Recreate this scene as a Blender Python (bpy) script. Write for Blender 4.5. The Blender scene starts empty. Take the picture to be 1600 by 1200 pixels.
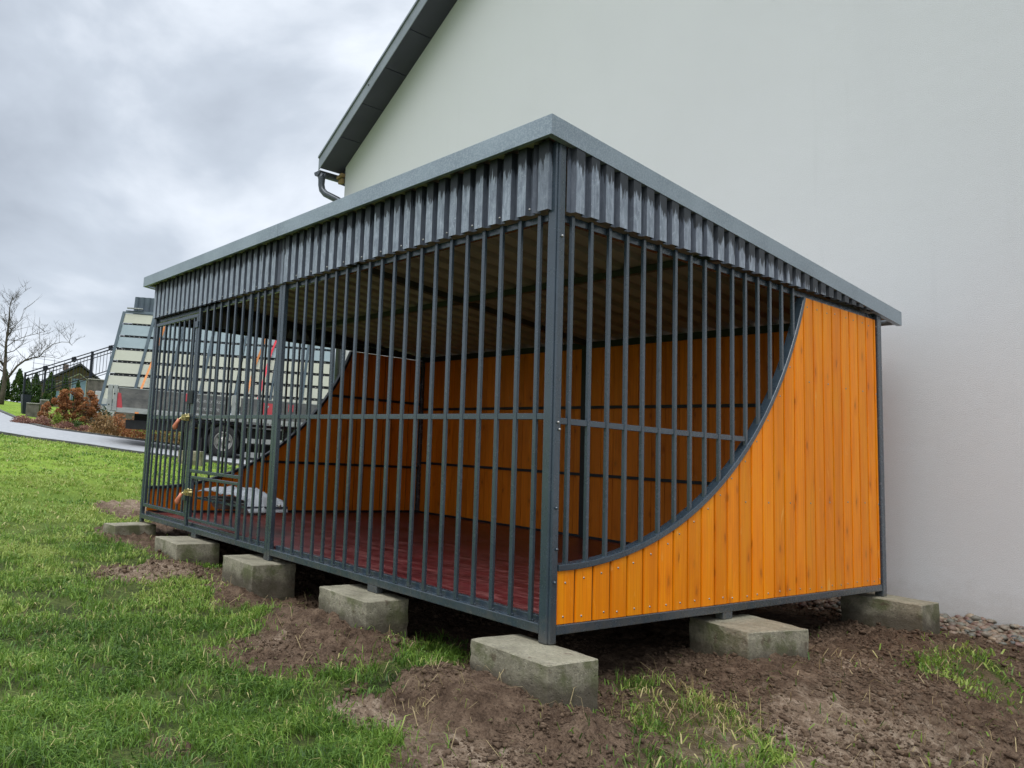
import bpy, bmesh, math, random
import numpy as np
from mathutils import Vector, Matrix, noise as mnoise
random.seed(7); rng = np.random.default_rng(7)
sc = bpy.context.scene
COL = sc.collection
rad = math.radians

# ------------------------------------------------------------------ camera
cd = bpy.data.cameras.new('camera'); cam = bpy.data.objects.new('camera', cd); COL.objects.link(cam)
cd.sensor_width = 36; cd.lens = 27.055; cd.shift_x = 0.19205; cd.shift_y = -0.0186
cd.clip_start = 0.05; cd.clip_end = 2000
cam.matrix_world = Matrix(((0.55842559, 0.05649681, 0.82762852, 2.3829), (0.82771696, -0.10431776, -0.55136417, -2.9433),
                           (0.05518603, 0.99293802, -0.10501707, 0.8444), (0, 0, 0, 1)))
sc.camera = cam
sc.render.resolution_x = 1024; sc.render.resolution_y = 768
# ------------------------------------------------------------------ world, sun, exposure
SUN_EL, SUN_AZ = 58.0, 148.0     # azimuth of the sun, clockwise from +Y
w = bpy.data.worlds.new('World'); sc.world = w; w.use_nodes = True
nt = w.node_tree; nt.nodes.clear()
def wn(t, **k):
    n = nt.nodes.new(t)
    for a, b in k.items(): setattr(n, a, b)
    return n
out = wn('ShaderNodeOutputWorld'); bg = wn('ShaderNodeBackground'); nt.links.new(bg.outputs[0], out.inputs[0])
sky = wn('ShaderNodeTexSky', sky_type='NISHITA'); sky.sun_disc = False
sky.sun_elevation = rad(SUN_EL); sky.sun_rotation = rad(SUN_AZ)
tc = wn('ShaderNodeTexCoord'); sep = wn('ShaderNodeSeparateXYZ'); nt.links.new(tc.outputs['Generated'], sep.inputs[0])
mp = wn('ShaderNodeMapping'); nt.links.new(tc.outputs['Generated'], mp.inputs[0]); mp.inputs['Scale'].default_value = (1, 1, 1.9)
mp.inputs['Location'].default_value = (0.35, 0.1, 0.0)
n1 = wn('ShaderNodeTexNoise'); nt.links.new(mp.outputs[0], n1.inputs[0]); n1.inputs['Scale'].default_value = 2.1
n1.inputs['Detail'].default_value = 7; n1.inputs['Roughness'].default_value = 0.5; n1.inputs['Distortion'].default_value = 0.3
rp = wn('ShaderNodeValToRGB'); nt.links.new(n1.outputs['Fac'], rp.inputs[0])
e = rp.color_ramp.elements; e[0].position = 0.38; e[0].color = (3.5, 3.9, 4.5, 1); e[1].position = 0.61; e[1].color = (7.1, 7.55, 8.2, 1)
m = e.new(0.5); m.color = (4.75, 5.25, 5.95, 1)
# an overcast sky is brighter towards the zenith
zr = wn('ShaderNodeMapRange'); nt.links.new(sep.outputs['Z'], zr.inputs['Value'])
zr.inputs['From Min'].default_value = 0.62; zr.inputs['From Max'].default_value = 0.92; zr.inputs['To Min'].default_value = 1.0; zr.inputs['To Max'].default_value = 4.2
vm = wn('ShaderNodeVectorMath', operation='SCALE'); nt.links.new(rp.outputs[0], vm.inputs[0]); nt.links.new(zr.outputs[0], vm.inputs['Scale'])
mx = wn('ShaderNodeMix', data_type='RGBA'); mx.inputs[0].default_value = 0.93
nt.links.new(sky.outputs[0], mx.inputs[6]); nt.links.new(vm.outputs[0], mx.inputs[7]); nt.links.new(mx.outputs[2], bg.inputs[0])
bg.inputs[1].default_value = 0.1
sl = bpy.data.lights.new('sun', 'SUN'); sl.energy = 1.2; sl.angle = rad(40); sl.color = (1.0, 0.97, 0.92)
so = bpy.data.objects.new('sun', sl); COL.objects.link(so)
sd = Vector((math.sin(rad(SUN_AZ)) * math.cos(rad(SUN_EL)), math.cos(rad(SUN_AZ)) * math.cos(rad(SUN_EL)), math.sin(rad(SUN_EL))))
so.rotation_euler = sd.to_track_quat('Z', 'Y').to_euler(); so.location = (0, -10, 20)
sc.view_settings.view_transform = 'Standard'; sc.view_settings.look = 'None'; sc.view_settings.gamma = 1
sc.view_settings.exposure = 0.45

# ------------------------------------------------------------------ materials
def mat(name):
    m = bpy.data.materials.new(name); m.use_nodes = True
    n = m.node_tree; b = n.nodes['Principled BSDF']
    return m, n, b
def N(n, t, ins=None, **k):
    x = n.nodes.new(t)
    for a, b in k.items(): setattr(x, a, b)
    if ins:
        for key, v in ins.items():
            if isinstance(v, bpy.types.NodeSocket): n.links.new(v, x.inputs[key])
            else: x.inputs[key].default_value = v
    return x
def ramp(n, fac, stops):
    r = N(n, 'ShaderNodeValToRGB', {0: fac}); el = r.color_ramp.elements
    el[0].position, el[0].color = stops[0][0], (*stops[0][1], 1)
    el[1].position, el[1].color = stops[-1][0], (*stops[-1][1], 1)
    for p, c in stops[1:-1]:
        q = el.new(p); q.color = (*c, 1)
    return r.outputs[0]
def g(v): return (v, v, v)
def coords(n, scale=(1, 1, 1), kind='Object'):
    if kind == 'World': o = N(n, 'ShaderNodeNewGeometry').outputs['Position']
    else: o = N(n, 'ShaderNodeTexCoord').outputs[kind]
    return N(n, 'ShaderNodeMapping', {0: o, 'Scale': scale}).outputs[0]
def noise_(n, vec, s, d=4, r=0.5, dist=0):
    return N(n, 'ShaderNodeTexNoise', {'Vector': vec, 'Scale': s, 'Detail': d, 'Roughness': r, 'Distortion': dist}).outputs['Fac']
def bump(n, b, h, st, dist=0.01):
    bb = N(n, 'ShaderNodeBump', {'Height': h, 'Strength': st, 'Distance': dist}); n.links.new(bb.outputs[0], b.inputs['Normal'])
def math_(n, op, a, b=0.0):
    return N(n, 'ShaderNodeMath', {0: a, 1: b}, operation=op).outputs[0]
def mixc(n, f, a, b, blend='MIX'):
    x = N(n, 'ShaderNodeMix', data_type='RGBA', blend_type=blend)
    for i, v in ((0, f), (6, a), (7, b)):
        if isinstance(v, bpy.types.NodeSocket): n.links.new(v, x.inputs[i])
        elif isinstance(v, (float, int)): x.inputs[i].default_value = v
        else: x.inputs[i].default_value = (*v, 1)
    return x.outputs[2]
def plain(name, c1, c2, scale=6, rough=0.6, metal=0.0, bmp=0.1, spec=0.5, sc3=(1, 1, 1), kind='Object', bd=0.004, rr=0.12):
    m, n, b = mat(name)
    v = coords(n, sc3, kind); f = noise_(n, v, scale, 6, 0.6)
    n.links.new(ramp(n, f, [(0.3, c1), (0.7, c2)]), b.inputs['Base Color'])
    f2 = noise_(n, v, scale * 3.3, 4, 0.6)
    n.links.new(N(n, 'ShaderNodeMapRange', {0: f2, 3: max(0.05, rough - rr), 4: min(1, rough + rr)}).outputs[0], b.inputs['Roughness'])
    b.inputs['Metallic'].default_value = metal; b.inputs['Specular IOR Level'].default_value = spec
    if bmp: bump(n, b, noise_(n, v, scale * 9, 3, 0.6), bmp, bd)
    return m

def make_steel():
    # anthracite powder coat with dust film, pale scuffs and small bright droplets
    m, n, b = mat('anthracite_steel')
    v = coords(n, (1, 1, 1), 'World')
    base = ramp(n, noise_(n, v, 5, 5, 0.6), [(0.3, (0.026, 0.040, 0.054)), (0.7, (0.040, 0.060, 0.080))])
    dr = noise_(n, coords(n, (8, 8, 1.2), 'World'), 9, 5, 0.7)
    base = mixc(n, ramp(n, dr, [(0.60, g(0)), (0.85, g(0.35))]), base, (0.17, 0.21, 0.23))
    sp = noise_(n, v, 140, 1, 0.5)
    base = mixc(n, ramp(n, sp, [(0.79, g(0)), (0.82, g(0.6))]), base, (0.30, 0.34, 0.35))
    zz = N(n, 'ShaderNodeSeparateXYZ', {0: N(n, 'ShaderNodeNewGeometry').outputs['Position']}).outputs['Z']
    mud = math_(n, 'ADD', zz, math_(n, 'MULTIPLY', math_(n, 'SUBTRACT', noise_(n, v, 13, 5, 0.75), 0.5), 0.5))
    base = mixc(n, N(n, 'ShaderNodeMapRange', {0: mud, 1: 0.12, 2: -0.10, 3: 0.0, 4: 0.55}).outputs[0], base, (0.12, 0.10, 0.075))
    chip = noise_(n, v, 31, 6, 0.8)
    base = mixc(n, ramp(n, chip, [(0.77, g(0)), (0.79, g(0.6))]), base, (0.25, 0.27, 0.27))
    n.links.new(base, b.inputs['Base Color'])
    n.links.new(N(n, 'ShaderNodeMapRange', {0: noise_(n, v, 18, 4, 0.6), 3: 0.16, 4: 0.36}).outputs[0], b.inputs['Roughness']); b.inputs['Specular IOR Level'].default_value = 1.0
    bump(n, b, noise_(n, v, 40, 3, 0.5), 0.06, 0.001)
    return m
STEEL = make_steel()
DARKSTEEL = plain('dark_painted_steel', (0.006, 0.008, 0.011), (0.014, 0.017, 0.021), 6, 0.6, kind='World')

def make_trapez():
    # trapezoidal sheet: wet, clean and darkened with painted overhang shadow in a ragged band at the top, filmed with dried pale dust streaks below
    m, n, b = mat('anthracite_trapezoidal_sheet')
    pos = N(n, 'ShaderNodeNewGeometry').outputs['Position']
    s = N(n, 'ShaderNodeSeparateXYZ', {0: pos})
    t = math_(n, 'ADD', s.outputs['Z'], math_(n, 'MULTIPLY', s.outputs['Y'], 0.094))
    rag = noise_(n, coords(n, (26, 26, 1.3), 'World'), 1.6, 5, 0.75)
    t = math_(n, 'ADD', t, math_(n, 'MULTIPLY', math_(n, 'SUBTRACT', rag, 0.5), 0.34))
    wet_shadow = N(n, 'ShaderNodeMapRange', {0: t, 1: 2.292, 2: 2.304, 3: 0.0, 4: 1.0}).outputs[0]
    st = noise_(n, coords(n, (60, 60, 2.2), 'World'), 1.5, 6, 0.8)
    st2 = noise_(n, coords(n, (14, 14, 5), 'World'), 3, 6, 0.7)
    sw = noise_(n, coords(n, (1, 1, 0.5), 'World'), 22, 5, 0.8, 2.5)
    dust_sheen = ramp(n, math_(n, 'MULTIPLY', math_(n, 'ADD', st, st2), 0.5), [(0.36, (0.13, 0.15, 0.185)), (0.5, (0.24, 0.275, 0.325)), (0.64, (0.42, 0.465, 0.53))])
    dust_sheen = mixc(n, ramp(n, sw, [(0.56, g(0)), (0.66, g(0.6))]), dust_sheen, (0.52, 0.57, 0.65))
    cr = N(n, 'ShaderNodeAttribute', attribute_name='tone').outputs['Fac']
    dust_sheen = mixc(n, cr, mixc(n, 0.22, (0.070, 0.080, 0.104), dust_sheen), dust_sheen)  # crests lightened as sky reflection, flanks darkened as shade, painted into the colour
    n.links.new(mixc(n, wet_shadow, dust_sheen, (0.020, 0.024, 0.030)), b.inputs['Base Color'])
    n.links.new(N(n, 'ShaderNodeMapRange', {0: wet_shadow, 3: 0.30, 4: 0.5}).outputs[0], b.inputs['Roughness'])
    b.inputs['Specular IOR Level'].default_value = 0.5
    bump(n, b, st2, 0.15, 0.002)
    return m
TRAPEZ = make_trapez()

def make_flashing():
    # grained satin sheet with scattered wet beads and scratches
    m, n, b = mat('grained_flashing')
    v = coords(n, (1, 1, 1), 'World')
    base = ramp(n, noise_(n, v, 3.0, 5, 0.6), [(0.3, (0.21, 0.255, 0.29)), (0.7, (0.29, 0.345, 0.385))])
    gr = noise_(n, v, 130, 2, 0.6)
    base = mixc(n, ramp(n, gr, [(0.42, g(0.0)), (0.68, g(0.55))]), base, (0.46, 0.51, 0.55))
    scr = noise_(n, coords(n, (3, 3, 34), 'World'), 4, 5, 0.7, 3.0)
    base = mixc(n, ramp(n, scr, [(0.66, g(0.0)), (0.72, g(0.5))]), base, (0.58, 0.62, 0.66))
    n.links.new(base, b.inputs['Base Color'])
    n.links.new(N(n, 'ShaderNodeMapRange', {0: gr, 3: 0.3, 4: 0.55}).outputs[0], b.inputs['Roughness'])
    b.inputs['Metallic'].default_value = 0.3
    bump(n, b, gr, 0.3, 0.002)
    return m
FLASH = make_flashing()

def make_board(name, cols, sheen):
    m, n, b = mat(name)
    at = N(n, 'ShaderNodeAttribute', attribute_name='tone').outputs['Fac']      # one value per board
    pos = N(n, 'ShaderNodeNewGeometry').outputs['Position']
    sh = N(n, 'ShaderNodeCombineXYZ', {0: math_(n, 'MULTIPLY', at, 37.0), 1: math_(n, 'MULTIPLY', at, 11.0), 2: math_(n, 'MULTIPLY', at, 23.0)}).outputs[0]
    p = N(n, 'ShaderNodeVectorMath', {0: pos, 1: sh}, operation='ADD').outputs[0]
    fine = noise_(n, N(n, 'ShaderNodeMapping', {0: p, 'Scale': (90, 90, 1.6)}).outputs[0], 1.5, 4, 0.65, 0.3)
    wide = noise_(n, N(n, 'ShaderNodeMapping', {0: p, 'Scale': (9, 9, 1.0)}).outputs[0], 1.2, 4, 0.55, 0.6)
    c = ramp(n, wide, [(0.25, cols[0]), (0.5, cols[1]), (0.78, cols[2])])
    c = mixc(n, ramp(n, fine, [(0.44, g(0.0)), (0.64, g(0.42))]), c, cols[3])
    tone = ramp(n, at, [(0.0, g(0.86)), (0.5, g(0.97)), (1.0, (1.08, 1.07, 1.05))])
    c = mixc(n, 1.0, c, tone, 'MULTIPLY')
    # knots: stretched cells, only some of them
    ps = N(n, 'ShaderNodeSeparateXYZ', {0: p})
    kv = N(n, 'ShaderNodeCombineXYZ', {0: math_(n, 'MULTIPLY', math_(n, 'ADD', ps.outputs['X'], ps.outputs['Y']), 9.0), 1: math_(n, 'MULTIPLY', ps.outputs['Z'], 4.2)}).outputs[0]
    kn = N(n, 'ShaderNodeTexVoronoi', {'Vector': kv, 'Scale': 1.0, 'Randomness': 1.0}, voronoi_dimensions='2D')
    pick = N(n, 'ShaderNodeSeparateColor', {0: kn.outputs['Color']}).outputs[0]
    wob = math_(n, 'ADD', kn.outputs['Distance'], math_(n, 'MULTIPLY', noise_(n, kv, 5, 3, 0.6), 0.18))
    kd = math_(n, 'MULTIPLY', ramp(n, wob, [(0.13, g(1)), (0.24, g(0))]), ramp(n, pick, [(0.76, g(0)), (0.80, g(1))]))
    c = mixc(n, math_(n, 'MULTIPLY', kd, 0.5), c, cols[4])
    halo = math_(n, 'MULTIPLY', ramp(n, wob, [(0.25, g(1)), (0.5, g(0))]), ramp(n, pick, [(0.76, g(0)), (0.80, g(1))]))
    c = mixc(n, math_(n, 'MULTIPLY', halo, 0.35), c, cols[3])
    # bare scuffs where the stain is thin
    sc_ = noise_(n, N(n, 'ShaderNodeMapping', {0: p, 'Scale': (16, 16, 4)}).outputs[0], 1.0, 5, 0.6, 1.0)
    c = mixc(n, ramp(n, sc_, [(0.64, g(0)), (0.74, g(0.5))]), c, cols[5])
    n.links.new(c, b.inputs['Base Color'])
    b.inputs['Roughness'].default_value = sheen; b.inputs['Specular IOR Level'].default_value = 0.2
    bump(n, b, fine, 0.35, 0.0015)
    return m
BOARD_IN = make_board('orange_pine_painted_shade', [(0.66, 0.165, 0.007), (0.80, 0.215, 0.009), (0.90, 0.27, 0.014), (0.48, 0.105, 0.004), (0.10, 0.032, 0.008), (0.75, 0.36, 0.12)], 0.5)  # same orange stain, with interior shade and red bounce painted into the colour
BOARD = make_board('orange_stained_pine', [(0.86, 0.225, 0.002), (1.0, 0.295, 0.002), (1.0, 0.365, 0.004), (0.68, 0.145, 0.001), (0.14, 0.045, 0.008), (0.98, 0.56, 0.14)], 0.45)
FLOORM = None
def make_floor():
    m, n, b = mat('red_film_plywood')
    v = coords(n, (1, 1, 1), 'World')
    c = ramp(n, noise_(n, v, 2.2, 6, 0.65, 0.6), [(0.3, (0.050, 0.008, 0.011)), (0.7, (0.13, 0.019, 0.024))])
    du = noise_(n, coords(n, (1.2, 6, 1), 'World'), 2.2, 7, 0.72, 1.2)
    c = mixc(n, ramp(n, du, [(0.48, g(0)), (0.66, g(0.75))]), c, (0.34, 0.13, 0.12))
    sp = noise_(n, v, 45, 2, 0.5)
    c = mixc(n, ramp(n, sp, [(0.7, g(0)), (0.76, g(0.7))]), c, (0.33, 0.2, 0.16))
    n.links.new(c, b.inputs['Base Color'])
    n.links.new(N(n, 'ShaderNodeMapRange', {0: du, 3: 0.12, 4: 0.6}).outputs[0], b.inputs['Roughness'])
    b.inputs['Specular IOR Level'].default_value = 0.4
    bump(n, b, du, 0.2, 0.003)
    return m
FLOORM = make_floor()
ROOFIN = plain('brown_grey_roof_fleece', (0.27, 0.25, 0.21), (0.34, 0.32, 0.275), 4, 0.9, kind='World')
BEAM = plain('grey_green_steel_beam', (0.035, 0.045, 0.040), (0.06, 0.07, 0.06), 6, 0.5, kind='World')
SCREW = plain('zinc_screw', (0.30, 0.29, 0.27), (0.45, 0.44, 0.42), 20, 0.35, 0.8, 0)
GAP = plain('dark_membrane', (0.006, 0.004, 0.003), (0.014, 0.009, 0.006), 4, 0.9)

def make_concrete():
    m, n, b = mat('old_concrete_block')
    v = coords(n, (1, 1, 1), 'World')
    c = ramp(n, noise_(n, v, 6, 7, 0.65), [(0.28, (0.15, 0.133, 0.090)), (0.5, (0.26, 0.235, 0.165)), (0.72, (0.37, 0.335, 0.245))])
    agg = noise_(n, v, 70, 3, 0.7)
    c = mixc(n, ramp(n, agg, [(0.36, g(0.55)), (0.5, g(0))]), c, (0.12, 0.11, 0.085))
    c = mixc(n, ramp(n, agg, [(0.62, g(0)), (0.72, g(0.5))]), c, (0.48, 0.45, 0.37))
    pos = N(n, 'ShaderNodeSeparateXYZ', {0: N(n, 'ShaderNodeNewGeometry').outputs['Position']}).outputs['Z']
    h = math_(n, 'ADD', pos, math_(n, 'MULTIPLY', math_(n, 'SUBTRACT', noise_(n, v, 5, 6, 0.7), 0.5), 0.22))
    soil = N(n, 'ShaderNodeMapRange', {0: h, 1: -0.07, 2: -0.135, 3: 0.0, 4: 0.75}).outputs[0]
    moss = ramp(n, noise_(n, v, 7, 5, 0.6), [(0.46, g(0)), (0.60, g(0.75))])
    nz = N(n, 'ShaderNodeSeparateXYZ', {0: N(n, 'ShaderNodeNewGeometry').outputs['Normal']}).outputs['Z']
    side = N(n, 'ShaderNodeMapRange', {0: nz, 1: 0.3, 2: 0.7, 3: 1.0, 4: 0.15}).outputs[0]
    c = mixc(n, math_(n, 'MULTIPLY', moss, side), c, (0.085, 0.095, 0.030))
    c = mixc(n, math_(n, 'MULTIPLY', soil, side), c, (0.060, 0.045, 0.030))
    topd = ramp(n, noise_(n, v, 11, 4, 0.6), [(0.62, g(0)), (0.68, g(0.7))])
    c = mixc(n, topd, c, (0.10, 0.070, 0.045))
    n.links.new(c, b.inputs['Base Color']); b.inputs['Roughness'].default_value = 0.9
    vo = N(n, 'ShaderNodeTexVoronoi', {'Vector': v, 'Scale': 38.0}).outputs['Distance']
    pits = ramp(n, vo, [(0.08, g(0)), (0.2, g(1))])
    bump(n, b, math_(n, 'ADD', math_(n, 'MULTIPLY', pits, 0.6), agg), 0.7, 0.006)
    return m
CONC = make_concrete()

def make_stucco():
    m, n, b = mat('cream_render')
    v = coords(n, (1, 1, 1), 'World')
    c = ramp(n, noise_(n, v, 0.35, 4, 0.5), [(0.3, (0.625, 0.635, 0.635)), (0.7, (0.67, 0.68, 0.68))])
    gr = noise_(n, v, 160, 3, 0.7)
    c = mixc(n, ramp(n, gr, [(0.3, g(0.45)), (0.6, g(0))]), c, (0.42, 0.42, 0.41))
    c = mixc(n, ramp(n, noise_(n, coords(n, (2.2, 2.2, 0.16), 'World'), 2.4, 6, 0.65), [(0.60, g(0)), (0.82, g(0.14))]), c, (0.44, 0.44, 0.43))
    zz = N(n, 'ShaderNodeSeparateXYZ', {0: N(n, 'ShaderNodeNewGeometry').outputs['Position']}).outputs['Z']
    spl = math_(n, 'ADD', zz, math_(n, 'MULTIPLY', math_(n, 'SUBTRACT', noise_(n, v, 9, 6, 0.8), 0.5), 0.5))
    c = mixc(n, N(n, 'ShaderNodeMapRange', {0: spl, 1: 0.12, 2: -0.25, 3: 0.0, 4: 0.5}).outputs[0], c, (0.36, 0.33, 0.29))
    c = mixc(n, ramp(n, noise_(n, coords(n, (1.4, 1.4, 0.35), 'World'), 1.2, 5, 0.6), [(0.5, g(0)), (0.8, g(0.25))]), c, (0.56, 0.565, 0.57))
    n.links.new(c, b.inputs['Base Color']); b.inputs['Roughness'].default_value = 0.95
    b.inputs['Specular IOR Level'].default_value = 0.2
    bump(n, b, math_(n, 'ADD', gr, noise_(n, v, 3.5, 4, 0.6)), 0.6, 0.006)
    return m
STUCCO = make_stucco()
SOFFIT = plain('charcoal_soffit', (0.040, 0.042, 0.056), (0.055, 0.058, 0.074), 1.5, 0.6, kind='World')
VERGE = plain('grey_verge_sheet', (0.20, 0.225, 0.24), (0.27, 0.30, 0.32), 3, 0.35, 0.3, kind='World')
GUTTER = plain('graphite_gutter', (0.05, 0.057, 0.065), (0.085, 0.095, 0.105), 3, 0.3, 0.3, kind='World')
TIMBER = plain('raw_timber', (0.25, 0.17, 0.07), (0.40, 0.28, 0.12), 6, 0.8)

def make_ground():
    m, n, b = mat('lawn_and_bare_soil')
    v = coords(n, (1, 1, 1), 'World')
    d = N(n, 'ShaderNodeAttribute', attribute_name='dirt').outputs['Fac']
    f = noise_(n, v, 9, 8, 0.72)
    soil = ramp(n, f, [(0.30, (0.040, 0.023, 0.013)), (0.46, (0.105, 0.066, 0.042)), (0.62, (0.19, 0.128, 0.084)), (0.78, (0.28, 0.20, 0.135))])
    dry = N(n, 'ShaderNodeAttribute', attribute_name='dry').outputs['Fac']
    soil2 = ramp(n, noise_(n, v, 16, 8, 0.75), [(0.30, (0.09, 0.058, 0.036)), (0.5, (0.24, 0.170, 0.115)), (0.68, (0.42, 0.33, 0.24))])
    drym = N(n, 'ShaderNodeMapRange', {0: math_(n, 'ADD', dry, math_(n, 'MULTIPLY', math_(n, 'SUBTRACT', noise_(n, v, 4, 5, 0.7), 0.5), 1.1)), 1: 0.35, 2: 0.65}).outputs[0]
    soil = mixc(n, drym, soil, soil2)
    cr = noise_(n, v, 75, 5, 0.8)
    soil = mixc(n, ramp(n, cr, [(0.36, g(0.75)), (0.5, g(0))]), soil, (0.018, 0.010, 0.006))
    soil = mixc(n, ramp(n, cr, [(0.54, g(0)), (0.72, g(0.55))]), soil, (0.20, 0.145, 0.10))
    f2 = math_(n, 'ADD', math_(n, 'MULTIPLY', noise_(n, v, 3, 8, 0.7), 0.45), math_(n, 'MULTIPLY', noise_(n, coords(n, (1, 1, 0.4), 'World'), 55, 5, 0.8), 0.55))
    grass = ramp(n, f2, [(0.36, (0.016, 0.014, 0.006)), (0.46, (0.040, 0.052, 0.014)), (0.54, (0.085, 0.110, 0.024)), (0.66, (0.13, 0.125, 0.050))])
    far = ramp(n, noise_(n, v, 1.1, 8, 0.75), [(0.3, (0.125, 0.215, 0.022)), (0.7, (0.23, 0.315, 0.038))])
    dist = N(n, 'ShaderNodeAttribute', attribute_name='far').outputs['Fac']
    grass = mixc(n, dist, grass, far)
    n.links.new(mixc(n, d, grass, soil), b.inputs['Base Color'])
    b.inputs['Roughness'].default_value = 0.92; b.inputs['Specular IOR Level'].default_value = 0.2
    h = math_(n, 'ADD', noise_(n, v, 38, 6, 0.75), math_(n, 'MULTIPLY', noise_(n, v, 130, 3, 0.7), 0.5))
    bump(n, b, h, 0.9, 0.02)
    return m
GROUND = make_ground()
CLOD = plain('soil_clod', (0.045, 0.028, 0.018), (0.17, 0.115, 0.075), 30, 0.95, bmp=0.8, kind='World', spec=0.2)
ASPH = plain('pale_asphalt', (0.27, 0.275, 0.28), (0.36, 0.36, 0.36), 8, 0.75, kind='World')
KERB = plain('kerb_stone', (0.06, 0.06, 0.055), (0.12, 0.12, 0.11), 6, 0.9, kind='World')
BARK = plain('tree_bark', (0.035, 0.028, 0.018), (0.085, 0.07, 0.045), 9, 0.9, kind='World')
BLACK = plain('black_rubber_plastic', (0.006, 0.006, 0.007), (0.016, 0.016, 0.018), 8, 0.7)
ALU = plain('dull_aluminium', (0.26, 0.27, 0.27), (0.42, 0.43, 0.42), 4, 0.45, 0.3)
CREAM = plain('cream_gate_slat', (0.47, 0.47, 0.38), (0.54, 0.54, 0.45), 2, 0.4)
GREYS = plain('blue_grey_gate_slat', (0.27, 0.34, 0.37), (0.35, 0.42, 0.45), 2, 0.4)
GATEFRAME = plain('slate_gate_frame', (0.055, 0.085, 0.105), (0.09, 0.125, 0.15), 6, 0.4)
STRAPO = plain('orange_strap', (0.50, 0.17, 0.04), (0.62, 0.24, 0.07), 9, 0.7)
STRAPR = plain('red_strap', (0.62, 0.03, 0.05), (0.75, 0.06, 0.09), 9, 0.7)
BANNER = plain('dark_dirty_side_board', (0.05, 0.05, 0.052), (0.17, 0.16, 0.15), 3.5, 0.3, sc3=(1, 1, 2))
BANNER2 = plain('dark_grey_banner', (0.075, 0.075, 0.08), (0.13, 0.13, 0.13), 5, 0.6)
REDP = plain('faded_red_print', (0.40, 0.04, 0.05), (0.52, 0.07, 0.09), 6, 0.5)
WHITEP = plain('faded_white_print', (0.32, 0.32, 0.32), (0.45, 0.45, 0.45), 20, 0.6)
BRASS = plain('yellow_zinc_latch', (0.35, 0.27, 0.08), (0.80, 0.70, 0.38), 60, 0.25, 0.85, 0.4)
COPPER = plain('terracotta_rubber_grip', (0.52, 0.16, 0.08), (0.68, 0.25, 0.14), 12, 0.4)
WHITEWALL = plain('white_rendered_plinth', (0.45, 0.45, 0.46), (0.56, 0.56, 0.56), 3, 0.8)

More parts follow.
